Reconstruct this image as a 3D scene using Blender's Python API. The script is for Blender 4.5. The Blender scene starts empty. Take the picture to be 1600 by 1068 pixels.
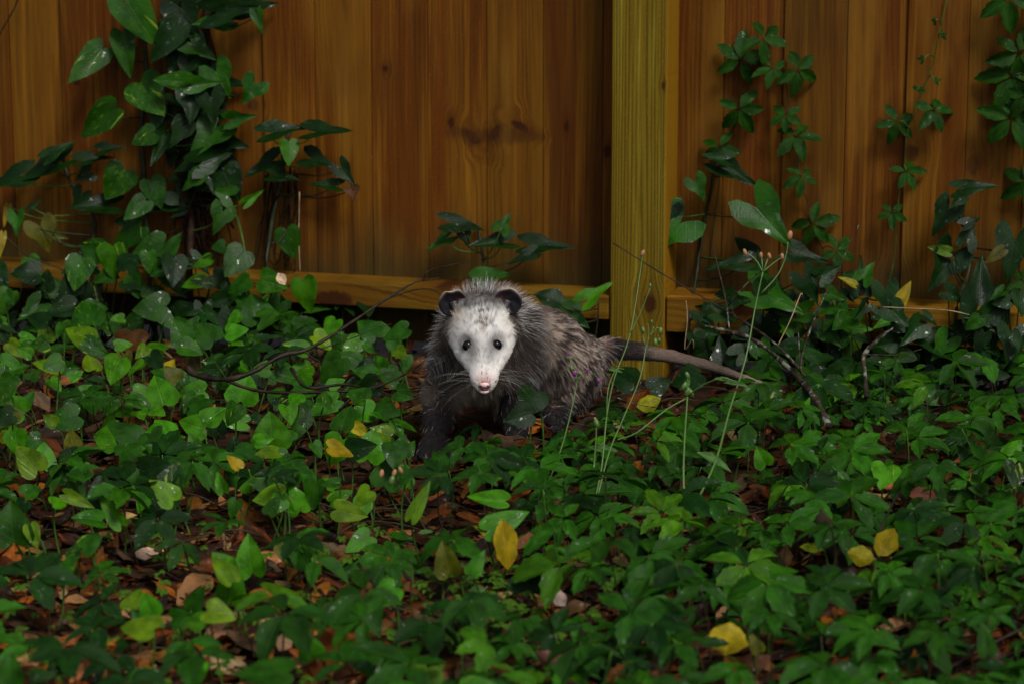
import bpy, math, random
import numpy as np
from mathutils import Vector, Matrix, noise as mnoise
from mathutils.kdtree import KDTree
R = math.radians
rnd = random.Random(7)
sc = bpy.context.scene
C = sc.collection

# ------------------------------------------------------------------ camera, sky, sun, exposure
F = 4000.0                       # focal length in pixels of the 1600 px photograph
YAW, PITCH, H = R(16.0), R(11.37), 0.86
hf = Vector((-math.sin(YAW), math.cos(YAW), 0))
RT = Vector((math.cos(YAW), math.sin(YAW), 0))
FW = (hf*math.cos(PITCH) + Vector((0, 0, -math.sin(PITCH)))).normalized()
UP = RT.cross(FW).normalized()
CAM = Vector((0, -0.089, 0)) - hf*4.02 - RT*0.2
CAM.z = H
cd = bpy.data.cameras.new('camera'); cam = bpy.data.objects.new('camera', cd); C.objects.link(cam)
cam.matrix_world = Matrix((( RT.x, UP.x, -FW.x, CAM.x), (RT.y, UP.y, -FW.y, CAM.y), (RT.z, UP.z, -FW.z, CAM.z), (0, 0, 0, 1)))
cd.sensor_width = 36; cd.lens = 36*F/1600; cd.clip_end = 200; cd.clip_start = .05
cd.dof.use_dof = True; cd.dof.focus_distance = 3.52; cd.dof.aperture_fstop = 6.7
sc.camera = cam
SUN_FROM = Vector((0.52, -0.58, 0.92)).normalized()
w = bpy.data.worlds.new('World'); sc.world = w; w.use_nodes = True
nt = w.node_tree; bg = nt.nodes['Background']
sky = nt.nodes.new('ShaderNodeTexSky'); sky.sky_type = 'NISHITA'; sky.sun_disc = False
sky.sun_elevation = math.asin(SUN_FROM.z); sky.sun_rotation = math.atan2(SUN_FROM.x, SUN_FROM.y)
sky.dust_density = 3.0; sky.air_density = 1.0
hsv = nt.nodes.new('ShaderNodeHueSaturation'); hsv.inputs['Saturation'].default_value = .45
nt.links.new(sky.outputs[0], hsv.inputs['Color']); nt.links.new(hsv.outputs[0], bg.inputs[0])
bg.inputs[1].default_value = 0.065
sd = bpy.data.lights.new('sun', 'SUN'); sd.energy = 1.5; sd.angle = R(16); sd.color = (1.0, .97, .92)
so = bpy.data.objects.new('sun', sd); C.objects.link(so)
so.rotation_euler = (-SUN_FROM).to_track_quat('-Z', 'Y').to_euler()
vs = sc.view_settings; vs.view_transform = 'Standard'; vs.look = 'None'; vs.exposure = 1.15; vs.gamma = 1; vs.use_curve_mapping = False

# ------------------------------------------------------------------ pixel <-> place
def ray(px, py):
    return FW*F + RT*(px-800) + UP*(534-py)
def P(px, py, d):                                   # point seen at (px, py), d metres along the view axis
    return CAM + ray(px, py)*(d/F)
def PF(px, py, off=0.0):                            # on the plane off metres before the boards
    r = ray(px, py); return CAM + r*((-off-CAM.y)/r.y)
def PG(px, py, z=0.0):
    r = ray(px, py); return CAM + r*((z-CAM.z)/r.z)
def proj(p):
    v = p-CAM; d = v.dot(FW); return 800+F*v.dot(RT)/d, 534-F*v.dot(UP)/d, d

# ------------------------------------------------------------------ objects
def tag(o, label=None, cat=None, group=None, kind=None):
    if label: o['label'] = label
    if cat: o['category'] = cat
    if group: o['group'] = group
    if kind: o['kind'] = kind
    return o
def empty(name, loc, label, cat, group=None):
    o = bpy.data.objects.new(name, None); C.objects.link(o); o.location = loc; o.empty_display_size = .01
    return tag(o, label, cat, group)
def link(name, me, parent=None, mat=None):
    o = bpy.data.objects.new(name, me); C.objects.link(o)
    if parent: o.parent = parent
    if mat is not None: me.materials.append(mat)
    return o
def mesh(name, verts, faces, smooth=True):
    me = bpy.data.meshes.new(name); me.from_pydata([tuple(v) for v in verts], [], faces); me.update()
    if smooth: me.polygons.foreach_set('use_smooth', [True]*len(me.polygons))
    return me

# ------------------------------------------------------------------ node helper
class NT:
    def __init__(s, name):
        s.m = bpy.data.materials.new(name); s.m.use_nodes = True; s.t = s.m.node_tree; s.n = s.t.nodes
        s.b = s.n['Principled BSDF']; s.out = s.n['Material Output']
    def set(s, sock, v):
        if isinstance(v, bpy.types.NodeSocket): s.t.links.new(v, sock)
        else: sock.default_value = v
    def new(s, t, **k):
        x = s.n.new(t)
        for a, b in k.items(): setattr(x, a, b)
        return x
    def M(s, op, a, b=0.0, c=0.0, clamp=False):
        x = s.new('ShaderNodeMath', operation=op, use_clamp=clamp)
        s.set(x.inputs[0], a); s.set(x.inputs[1], b); s.set(x.inputs[2], c); return x.outputs[0]
    def pos(s):
        x = s.new('ShaderNodeNewGeometry'); y = s.new('ShaderNodeSeparateXYZ'); s.t.links.new(x.outputs['Position'], y.inputs[0]); return y.outputs
    def uv(s):
        x = s.new('ShaderNodeUVMap', uv_map='uv'); y = s.new('ShaderNodeSeparateXYZ'); s.t.links.new(x.outputs[0], y.inputs[0]); return y.outputs
    def vec(s, a, b, c):
        x = s.new('ShaderNodeCombineXYZ'); s.set(x.inputs[0], a); s.set(x.inputs[1], b); s.set(x.inputs[2], c); return x.outputs[0]
    def noise(s, v, scale=1.0, detail=3.0, rough=.55, dist=0.0):
        x = s.new('ShaderNodeTexNoise'); s.set(x.inputs['Vector'], v); s.set(x.inputs['Scale'], scale)
        x.inputs['Detail'].default_value = detail; x.inputs['Roughness'].default_value = rough; x.inputs['Distortion'].default_value = dist
        return x.outputs[0]
    def ramp(s, v, lo, hi):                         # smooth 0..1 between lo and hi
        x = s.new('ShaderNodeMapRange', interpolation_type='SMOOTHSTEP'); s.set(x.inputs['Value'], v)
        s.set(x.inputs['From Min'], lo); s.set(x.inputs['From Max'], hi); return x.outputs[0]
    def mix(s, f, a, b, mode='MIX'):
        x = s.new('ShaderNodeMix', data_type='RGBA', blend_type=mode, clamp_factor=True)
        s.set(x.inputs[0], f)
        for sock, v in ((x.inputs[6], a), (x.inputs[7], b)):
            s.set(sock, v if isinstance(v, bpy.types.NodeSocket) or len(v) == 4 else (*v, 1))
        return x.outputs[2]
    def info(s): return s.new('ShaderNodeObjectInfo').outputs
    def bump(s, h, st, dist=.001):
        x = s.new('ShaderNodeBump'); s.set(x.inputs['Height'], h); x.inputs['Strength'].default_value = st; x.inputs['Distance'].default_value = dist
        s.t.links.new(x.outputs[0], s.b.inputs['Normal']); return x.outputs[0]
    def col(s, v): s.set(s.b.inputs['Base Color'], v if isinstance(v, bpy.types.NodeSocket) else (*v, 1))
    def rough(s, v): s.set(s.b.inputs['Roughness'], v)

def wood(name, c_dark, c_light, c_red, knots, rings=0.0, mould=False, gx=1.0, flat=False, side=None):
    """pine: long grain along z (or along x when flat), late-wood lines, knots at given places (x, z, rx, rz)"""
    n = NT(name); X, Y, Z = n.pos(); rn = n.info()['Random']
    if flat: X, Z = Z, X
    off = n.M('MULTIPLY', rn, 37.0)
    dx = X
    kmask = None; halo = None
    for kx, kz, rx, rz, *tl in knots:
        ca_, sa_ = math.cos(R(tl[0] if tl else 0)), math.sin(R(tl[0] if tl else 0))
        u_, v_ = n.M('SUBTRACT', X, kx), n.M('SUBTRACT', Z, kz)
        a = n.M('DIVIDE', n.M('ADD', n.M('MULTIPLY', u_, ca_), n.M('MULTIPLY', v_, sa_)), rx); b = n.M('DIVIDE', n.M('SUBTRACT', n.M('MULTIPLY', v_, ca_), n.M('MULTIPLY', u_, sa_)), rz)
        wob = n.M('MULTIPLY', n.M('SUBTRACT', n.noise(n.vec(X, 0.0, Z), 90.0, 2), .5), 1.1)
        d = n.M('ADD', n.M('SQRT', n.M('ADD', n.M('MULTIPLY', a, a), n.M('MULTIPLY', b, b))), wob)
        k = n.ramp(d, 1.25, .7); h = n.ramp(d, 4.2, .6)
        kmask = k if kmask is None else n.M('MAXIMUM', kmask, k)
        halo = h if halo is None else n.M('MAXIMUM', halo, h)
        dx = n.M('ADD', dx, n.M('MULTIPLY', n.M('MULTIPLY', n.M('SUBTRACT', X, kx), h), -.75))
    low = n.noise(n.vec(n.M('ADD', n.M('MULTIPLY', X, 9.0), off), n.M('MULTIPLY', Y, 4.0), n.M('MULTIPLY', Z, 1.1)), 1.0, 2)
    wv = n.M('MULTIPLY', n.M('SUBTRACT', n.noise(n.vec(n.M('ADD', n.M('MULTIPLY', X, 14.0), off), off, n.M('MULTIPLY', Z, 1.6)), 1.0, 1), .5), 11.0)
    ln = n.M('SINE', n.M('ADD', n.M('ADD', n.M('MULTIPLY', dx, 620.0*gx), n.M('MULTIPLY', wv, 5.0 if not rings else 1.3)), off))
    if side: ln = n.M('SINE', n.M('ADD', n.M('ADD', n.M('MULTIPLY', n.M('POWER', n.M('ABSOLUTE', n.M('SUBTRACT', dx, .004)), 1.4), 3900.0), n.M('MULTIPLY', Z, 5.0)), n.M('MULTIPLY', wv, 1.1)))
    ln = n.ramp(ln, -.6, 1.0)
    fine = n.noise(n.vec(n.M('ADD', n.M('MULTIPLY', dx, 420.0), off), n.M('MULTIPLY', Y, 420.0), n.M('MULTIPLY', Z, 9.0)), 1.0, 3, .65)
    spk = n.noise(n.vec(n.M('MULTIPLY', X, 900.0), off, n.M('MULTIPLY', Z, 260.0)), 1.0, 1)
    base = n.mix(n.ramp(low, .38, .60), c_dark, c_light)
    redn = n.noise(n.vec(n.M('ADD', n.M('MULTIPLY', X, 22.0), off), off, n.M('MULTIPLY', Z, .8)), 1.0, 1)
    base = n.mix(n.M('MULTIPLY', n.ramp(redn, .5, .74), .6), base, c_red)
    dk = tuple(c*.42 for c in c_dark)
    lm = n.ramp(n.noise(n.vec(n.M('ADD', n.M('MULTIPLY', X, 17.0), off), off, n.M('MULTIPLY', Z, 1.3)), 1.0, 2), .38, .62)
    base = n.mix(rings and n.M('MULTIPLY', ln, rings) or n.M('MULTIPLY', n.M('MULTIPLY', ln, lm), .42), base, dk)
    stk = n.noise(n.vec(n.M('ADD', n.M('MULTIPLY', dx, 75.0), off), n.M('MULTIPLY', Y, 75.0), n.M('MULTIPLY', Z, 1.7)), 1.0, 4, .7)
    base = n.mix(n.M('MULTIPLY', n.ramp(stk, .50, .72), .55), base, tuple(c*1.75 for c in c_light))
    base = n.mix(n.M('MULTIPLY', n.ramp(stk, .48, .28), .65), base, dk)
    base = n.mix(n.M('MULTIPLY', n.ramp(fine, .45, .8), .5), base, dk)
    base = n.mix(n.M('MULTIPLY', n.ramp(spk, .66, .76), .3), base, tuple(min(1, c*2.2) for c in c_light))
    v = n.M('ADD', .74, n.M('MULTIPLY', rn, .50))
    base = n.mix(1.0, base, n.vec(v, v, v), 'MULTIPLY')
    if halo is not None:
        base = n.mix(n.M('MULTIPLY', halo, .5), base, tuple(c*.55 for c in c_red))
        base = n.mix(n.M('MULTIPLY', kmask, .85), base, (.020, .0045, .0015))
    if mould:
        s_ = PF(775, 212)
        q1 = n.M('DIVIDE', n.M('SUBTRACT', X, s_.x), .095); q2 = n.M('DIVIDE', n.M('ADD', n.M('SUBTRACT', Z, s_.z), n.M('MULTIPLY', n.M('SUBTRACT', n.noise(n.vec(n.M('MULTIPLY', X, 28.0), 0.0, n.M('MULTIPLY', Z, 9.0)), 1.0, 4), .5), .05)), .016)
        sd_ = n.ramp(n.M('ADD', n.M('MULTIPLY', q1, q1), n.M('MULTIPLY', q2, q2)), 1.3, .1)
        base = n.mix(n.M('MULTIPLY', sd_, .62), base, (.030, .010, .002))
        gp_ = n.noise(n.vec(n.M('ADD', n.M('MULTIPLY', X, 11.0), off), off, n.M('MULTIPLY', Z, 2.4)), 1.0, 4, .6)
        base = n.mix(n.M('MULTIPLY', n.ramp(gp_, .52, .72), .5), base, (.15, .070, .008))
        base = n.mix(n.M('MULTIPLY', n.ramp(gp_, .44, .30), .2), base, (.030, .014, .002))
    if side: base = n.mix(n.M('MULTIPLY', n.ramp(X, .0425, .0440), .75), base, side)
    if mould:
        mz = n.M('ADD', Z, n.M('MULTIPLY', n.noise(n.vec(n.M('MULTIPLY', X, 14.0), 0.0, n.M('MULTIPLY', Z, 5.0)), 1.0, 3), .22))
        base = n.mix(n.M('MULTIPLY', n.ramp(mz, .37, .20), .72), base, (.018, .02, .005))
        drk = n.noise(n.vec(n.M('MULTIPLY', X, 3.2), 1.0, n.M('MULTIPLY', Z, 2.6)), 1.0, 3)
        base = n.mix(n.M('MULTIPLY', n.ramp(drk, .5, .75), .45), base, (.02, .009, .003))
    n.col(base); n.rough(n.M('ADD', .5, n.M('MULTIPLY', fine, .3))); n.b.inputs['Specular IOR Level'].default_value = .08
    n.bump(n.M('ADD', n.M('MULTIPLY', fine, -.6), n.M('MULTIPLY', ln, -.5)), .5, .0006)
    return n.m

def kn(px, py, rx, rz, off=0, tl=0): p = PF(px, py, off); return (p.x, p.z, rx, rz, tl)
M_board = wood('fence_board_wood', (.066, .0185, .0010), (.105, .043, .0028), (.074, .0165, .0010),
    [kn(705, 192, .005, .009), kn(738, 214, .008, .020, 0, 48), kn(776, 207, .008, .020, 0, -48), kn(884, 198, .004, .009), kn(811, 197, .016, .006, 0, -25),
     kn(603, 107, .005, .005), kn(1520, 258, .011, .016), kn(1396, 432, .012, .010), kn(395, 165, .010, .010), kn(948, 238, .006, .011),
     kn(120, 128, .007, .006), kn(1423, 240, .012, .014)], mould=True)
M_post = wood('post_wood', (.115, .074, .0038), (.150, .122, .012), (.118, .060, .003), [kn(1016, 474, .011, .015, .089), kn(1046, 130, .003, .006, .045)], rings=.80, gx=.98, side=(.19, .085, .003))
M_postside = M_post
M_rail = wood('rail_wood', (.084, .038, .0020), (.115, .058, .0038), (.090, .024, .0012),
    [(PF(520, 470, .089).z, PF(520, 470, .089).x, .016, .035), (PF(690, 440, .089).z, PF(690, 440, .089).x, .014, .022), (PF(1165, 480, .089).z, PF(1165, 480, .089).x, .016, .03)], rings=.3, gx=.9, flat=True)

# ------------------------------------------------------------------ ground
def gz(x, y):
    v = Vector((x*2.3, y*2.3, 3.1)); u = Vector((x*9, y*9, 7.7))
    a = min(1, max(0, (3-abs(x))/2))*min(1, max(0, (y+4)/1.5))
    return (mnoise.noise(v)*.012 + mnoise.noise(u)*.005)*a - .004
xs = sorted(set([-60, -20, -8, -3, -2] + [round(-1.6+i*.03, 3) for i in range(101)] + [2, 3, 8, 20, 60]))
ys = sorted(set([-60, -20, -8, -4, -3] + [round(-2.4+i*.03, 3) for i in range(88)] + [.5, 1, 3, 8, 20, 60]))
gv = [(x, y, gz(x, y)) for y in ys for x in xs]
nx = len(xs)
gf = [(j*nx+i, j*nx+i+1, (j+1)*nx+i+1, (j+1)*nx+i) for j in range(len(ys)-1) for i in range(nx-1)]
g = NT('soil')
X, Y, Z = g.pos(); gp = g.vec(X, Y, Z)
n1 = g.noise(gp, 26, 6, .65); n2 = g.noise(gp, 190, 4, .6)
gc = g.mix(g.ramp(n1, .35, .65), (.008, .0035, .0012), (.028, .011, .003))
gc = g.mix(g.ramp(n2, .55, .7), gc, (.045, .018, .005))
g.b.inputs['Specular IOR Level'].default_value = .12; g.col(gc); g.rough(.75); g.bump(g.M('ADD', n1, n2), .8, .006)
tag(link('ground', mesh('ground', gv, gf), None, g.m), kind='structure', label='dark leaf strewn soil of the yard')

# ------------------------------------------------------------------ fence
def box(x0, x1, y0, y1, z0, z1, bev=.0015, seg=1, warp=None):
    import bmesh
    bm = bmesh.new(); bmesh.ops.create_cube(bm, size=1)
    for v in bm.verts: v.co = ((x0+x1)/2+v.co.x*(x1-x0), (y0+y1)/2+v.co.y*(y1-y0), (z0+z1)/2+v.co.z*(z1-z0))
    bmesh.ops.bevel(bm, geom=bm.edges[:], offset=bev, segments=seg, affect='EDGES', profile=.6)
    if warp:
        for v in bm.verts: v.co = warp(v.co)
    me = bpy.data.meshes.new('b'); bm.to_mesh(me); bm.free(); return me
fence = empty('wooden_fence', (0, 0, 0), 'stained brown board fence with bottom rail behind the opossum', 'fence')
seams = [20, 99, 178, 256, 334, 412, 494, 582, 669, 760, 848, 940, 1036, 1130, 1222, 1320, 1414, 1510, 1600]
sx = [PF(s, 200).x for s in seams]
wd = (sx[-1]-sx[0])/(len(sx)-1)
sx = [sx[0]-wd*k for k in range(14, 0, -1)] + sx + [sx[-1]+wd*k for k in range(1, 15)]
for i in range(len(sx)-1):
    gap = rnd.uniform(.0001, .0003)
    yo = rnd.uniform(-.003, .002); tw = rnd.uniform(-.0025, .0025)
    a, b = sx[i]+gap, sx[i+1]-gap
    if abs(sx[i]-PF(940, 200).x) < 1e-6: yo = .006
    me = box(a, b, yo, yo+.016, .005+rnd.uniform(0, .01), 1.83, .0018, 2,
             lambda c, a=a, b=b, tw=tw: Vector((c.x, c.y+tw*(c.x-a)/(b-a)*2, c.z)))
    link('board', me, fence, M_board)
zr1 = PF(955, 500, .089).z; zr0 = zr1; zr1 = zr0+.038
posts = [(-2.44, 'post'), (0.0, 'post'), (2.44, 'post')]
for k, z in enumerate((zr0, .86, 1.60)):
    for a, b in ((-2.395, -.0475), (.0475, 2.395)):
        za, zt = (z-.014, z+.044) if k == 0 and a > 0 else (z, z+.038)
        link('rail', box(a, b, -.088, -.0045, za, zt, .002, 2), fence, M_rail)
post_me = None
for x, nm in posts:
    o = link('post', box(x-.0445, x+.0445, -.089, -.0042, -.2, 1.9, .003, 2), fence, M_post)
    if x == 0.0: o['label'] = 'square yellow pine post with bold upright grain'

# ------------------------------------------------------------------ leaf shapes
def leaf_mesh(kind, seed, mat):
    r = random.Random(seed); V = []; Fc = []; UVv = []
    if kind == 'heart': n, m, lobe = 9, 3, .17
    elif kind == 'arrow': n, m, lobe = 9, 3, .30
    elif kind == 'leaflet': n, m, lobe = 9, 2, 0.0
    elif kind == 'dry': n, m, lobe = 7, 2, 0.0
    fold = r.uniform(.10, .34); curl = r.uniform(.10, .40); ph = r.uniform(0, 6); wv = r.uniform(.01, .03); side = r.uniform(-.10, .10)
    if kind == 'heart': fold = r.uniform(.05, .30); curl = r.uniform(.08, .42)
    if kind == 'leaflet': fold = r.uniform(.15, .5); curl = r.uniform(.1, .55); wv = .015
    if kind == 'dry': fold = r.uniform(-.5, .6); curl = r.uniform(-.5, .6); wv = r.uniform(.03, .09)
    span = 1-lobe
    for j in range(n+1):
        t = j/n; row = []
        for i in range(-m, m+1):
            s = i/m; a = abs(s)
            if kind == 'heart':
                w_ = .5*(math.sin(math.pi*min(1, (t*.80+.20))**.85)**.75 if t < 1 else 0); w_ = max(w_, 0)
                w_ = .5*min(1, ((t+.16)/.36))**.6*(1-max(0, (t-.12)/.88)**1.75)
                if j == 0: x = math.copysign((0, .09, .22, .36)[abs(i)], s); y = (0, -.075, -.125, -.085)[abs(i)]
                else: x = s*w_; y = t*span - lobe*.9*a**1.6*(1-t)**2.2
            elif kind == 'arrow':
                w_ = .5*((1-t)**.78*.86 + .04*(1-t)) if t < 1 else 0
                w_ = .5*(.62+.38*math.sin(math.pi*min(1, t*1.9+.15)))*(1-t**1.7)
                if j == 0: x = math.copysign((0, .07, .21, .38)[abs(i)], s); y = (0, -.12, -.26, -.30)[abs(i)]
                elif j == 1: x = s*.49; y = t*span-lobe*.66*a**1.5
                else: x = s*w_; y = t*span - lobe*.55*a**1.6*max(0, 1-t)**3
            elif kind == 'leaflet':
                w_ = .5*math.sin(math.pi*min(1, t**.80))**.9 if 0 < t < 1 else 0
                if a == 1 and 1 < j < n: w_ *= 1 + (.10 if j % 2 else -.06)
                x = s*w_; y = t + (.035*a if j % 2 and 0 < t < 1 else 0)
            else:
                w_ = .5*math.sin(math.pi*t**.9)**.8 if 0 < t < 1 else 0
                x = s*w_*(1+.1*math.sin(j*2.3+ph)); y = t
            yy = max(y, -.2)
            z = fold*abs(x)*(1.0) - curl*yy*yy*.8 + wv*math.sin(y*9+ph+s*2)*(a) - .12*x*x
            x2 = x + side*y*y
            V.append((x2, y, z)); UVv.append((x+.5, y))
    k = 2*m+1
    for j in range(n):
        for i in range(k-1):
            q = (j*k+i, j*k+i+1, (j+1)*k+i+1, (j+1)*k+i)
            if kind in ('leaflet', 'dry') and j == 0:
                if i == 0 or True: q = (j*k+m, (j+1)*k+i+1, (j+1)*k+i)
            if j == n-1: q = (j*k+i, j*k+i+1, (j+1)*k+m)
            Fc.append(q)
    me = mesh('leaf_'+kind, V, Fc)
    uvl = me.uv_layers.new(name='uv')
    for lp in me.loops: uvl.data[lp.index].uv = UVv[lp.vertex_index]
    me.materials.append(mat)
    return me

def leaf_mat(name, veins, vary=0.0, rough=.33, trans=.22, source='obj', holes=False, vein_col=1.5, spots=True, side_veins=9.0, bumpy=.6):
    n = NT(name); U, V_, _ = n.uv()
    if source == 'obj':
        inf = n.info(); col = inf['Color']; rn = inf['Random']
    else:
        at = n.new('ShaderNodeAttribute', attribute_name='Col'); col = at.outputs['Color']; rn = 0.3
    off = n.M('MULTIPLY', rn, 53.0)
    ax = n.M('ABSOLUTE', n.M('SUBTRACT', U, .5))
    mid = n.ramp(ax, .028, .006)
    sv = n.M('SINE', n.M('MULTIPLY', n.M('SUBTRACT', V_, n.M('MULTIPLY', ax, .75)), side_veins*6.283))
    svm = n.ramp(sv, .86, 1.0)
    nz = n.noise(n.vec(n.M('ADD', n.M('MULTIPLY', U, 3.0), off), n.M('MULTIPLY', V_, 3.0), off), 1.0, 3)
    fn = n.noise(n.vec(n.M('ADD', n.M('MULTIPLY', U, 22.0), off), n.M('MULTIPLY', V_, 22.0), off), 1.0, 3)
    dark = n.mix(1.0, col, (.62, .66, .6), 'MULTIPLY')
    lite = n.mix(1.0, col, (1.25, 1.2, 1.1), 'MULTIPLY')
    c = n.mix(n.ramp(nz, .34, .66), dark, lite)
    lv = n.mix(1.0, col, (vein_col*1.25, vein_col, vein_col*1.1), 'MULTIPLY')
    c = n.mix(n.M('MULTIPLY', n.M('MAXIMUM', mid, n.M('MULTIPLY', svm, .45)), veins), c, lv)
    if vary:
        st = n.noise(n.vec(n.M('ADD', n.M('MULTIPLY', n.M('ADD', U, n.M('MULTIPLY', V_, .3)), 7.5), off), n.M('MULTIPLY', n.M('SUBTRACT', V_, ax), 1.8), off), 1.0, 4, .6)
        c = n.mix(n.M('MULTIPLY', n.ramp(st, .62, .69), vary), c, (.13, .20, .015))
        c = n.mix(n.M('MULTIPLY', n.ramp(n.noise(n.vec(n.M('MULTIPLY', U, 9.0), n.M('MULTIPLY', V_, 5.0), off), 1.0, 4), .58, .68), vary*.4), c, (.055, .12, .008))
    if spots:
        c = n.mix(n.M('MULTIPLY', n.ramp(n.noise(n.vec(n.M('ADD', n.M('MULTIPLY', U, 6.0), off), n.M('MULTIPLY', V_, 6.0), off), 1.0, 2), .71, .77), .85), c, (.04, .028, .004))
    n.col(c)
    n.rough(n.M('ADD', rough-.10, n.M('MULTIPLY', n.ramp(nz, .3, .7), .22)))
    wet = n.ramp(n.noise(n.vec(n.M('ADD', n.M('MULTIPLY', U, 4.5), off), n.M('MULTIPLY', V_, 4.5), n.M('ADD', off, 9.0)), 1.0, 2), .63, .69)
    n.set(n.b.inputs['Specular IOR Level'], n.M('ADD', .09, n.M('MULTIPLY', wet, .42)))
    n.rough(n.M('SUBTRACT', n.M('ADD', rough, n.M('MULTIPLY', n.ramp(nz, .3, .7), .15)), n.M('MULTIPLY', wet, .2)))
    h = n.M('ADD', n.M('MULTIPLY', n.M('MAXIMUM', mid, n.M('MULTIPLY', svm, .35)), -.8), n.M('MULTIPLY', fn, .9))
    nb = n.bump(h, bumpy, .0016)
    if trans:
        tr = n.new('ShaderNodeBsdfTranslucent'); n.set(tr.inputs[0], n.mix(1.0, c, (1.3, 1.5, .6), 'MULTIPLY'))
        ms = n.new('ShaderNodeMixShader'); ms.inputs[0].default_value = trans
        n.t.links.new(n.b.outputs[0], ms.inputs[1]); n.t.links.new(tr.outputs[0], ms.inputs[2]); n.t.links.new(ms.outputs[0], n.out.inputs[0])
    return n.m
M_pothos = leaf_mat('pothos_leaf', .2, vary=.95, rough=.30, side_veins=6, bumpy=.35)
M_plain = leaf_mat('heart_leaf_plain', .2, rough=.30, side_veins=6, bumpy=.35)
M_arrow = leaf_mat('arrowhead_leaf', .14, rough=.30, trans=.12, side_veins=5, bumpy=.30, spots=False)
M_creep = leaf_mat('creeper_leaf', .5, rough=.40, trans=.2, side_veins=6, spots=False)
M_dry = leaf_mat('dry_leaf', .6, rough=.45, trans=.05, vein_col=1.3)
M_dry_s = leaf_mat('dry_leaf_mass', .6, rough=.45, trans=0, source='att', vein_col=1.3)
M_creep_s = leaf_mat('creeper_leaf_mass', .5, rough=.42, trans=.15, source='att', side_veins=6, spots=False)
NV = 10
LM = {'P': [leaf_mesh('heart', 10+i, M_pothos) for i in range(NV)], 'H': [leaf_mesh('heart', 30+i, M_plain) for i in range(NV)],
      'A': [leaf_mesh('arrow', 50+i, M_arrow) for i in range(NV)], 'C': [leaf_mesh('leaflet', 70+i, M_creep) for i in range(NV)],
      'D': [leaf_mesh('dry', 90+i, M_dry) for i in range(NV+6)]}
COFF = {'P': .33, 'H': .33, 'A': .12, 'C': .5, 'D': .5}

def stem_mat(name, a, b, rough=.5, lichen=0.0, spec=.2):
    n = NT(name); X, Y, Z = n.pos(); v = n.vec(X, Y, Z)
    c = n.mix(n.ramp(n.noise(v, 60, 3), .35, .65), a, b)
    if lichen: c = n.mix(n.M('MULTIPLY', n.ramp(n.noise(v, 75, 4), .55, .66), lichen), c, (.15, .17, .13))
    n.col(c); n.rough(rough); n.b.inputs['Specular IOR Level'].default_value = spec; n.bump(n.noise(v, 500, 4), .6, .0008); return n.m
M_stem = stem_mat('green_stem', (.020, .055, .006), (.035, .085, .009))
M_dstem = stem_mat('dark_vine_stem', (.006, .009, .003), (.016, .018, .005))
M_rstem = stem_mat('reddish_stem', (.030, .010, .004), (.020, .026, .006))
M_bstem = stem_mat('brown_root', (.007, .004, .0025), (.020, .010, .006), .8, 0, .05)
M_bark = stem_mat('dark_wet_bark', (.006, .004, .0025), (.022, .013, .008), .5, 0, .12)
M_lich = stem_mat('lichened_bark', (.008, .006, .004), (.030, .022, .014), .7, .75, .08)
M_dead = stem_mat('pale_dry_stem', (.16, .11, .06), (.24, .17, .09), .7)

def smooth_path(pts, k=4):
    pts = [Vector(p) for p in pts]
    if len(pts) < 3: return pts
    out = []
    for i in range(len(pts)-1):
        p0 = pts[max(i-1, 0)]; p1 = pts[i]; p2 = pts[i+1]; p3 = pts[min(i+2, len(pts)-1)]
        for j in range(k):
            t = j/k
            out.append(.5*((2*p1)+(p2-p0)*t+(2*p0-5*p1+4*p2-p3)*t*t+(3*p1-p0-3*p2+p3)*t**3))
    out.append(pts[-1]); return out
def tube_data(pts, r0, r1, sides=5, jit=0.0):
    V = []; Fc = []; n = len(pts)
    for i, p in enumerate(pts):
        d = (pts[min(i+1, n-1)]-pts[max(i-1, 0)])
        d = d.normalized() if d.length > 1e-9 else Vector((0, 0, 1))
        a = d.cross(Vector((0.13, .21, 1))).normalized(); b = d.cross(a)
        r = r0+(r1-r0)*i/max(1, n-1)
        if jit: r *= 1+jit*mnoise.noise(p*90)
        for k in range(sides):
            t = 2*math.pi*k/sides; V.append(p+(a*math.cos(t)+b*math.sin(t))*r)
    for i in range(n-1):
        for k in range(sides):
            Fc.append((i*sides+k, i*sides+(k+1) % sides, (i+1)*sides+(k+1) % sides, (i+1)*sides+k))
    Fc.append(tuple(range(sides))[::-1]); Fc.append(tuple((n-1)*sides+k for k in range(sides)))
    return V, Fc
def join(parts):
    V = []; Fc = []
    for v, f in parts:
        o = len(V); V += v; Fc += [tuple(i+o for i in q) for q in f]
    return V, Fc
def tubes(name, plist, mat, root, jit=0.0, sides=5):
    base = root.location if root else Vector()
    parts = [tube_data([Vector(p)-base for p in smooth_path(pp)], r0, r1, sides, jit) for pp, r0, r1 in plist]
    return link(name, mesh(name, *join(parts)), root, mat)

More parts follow.
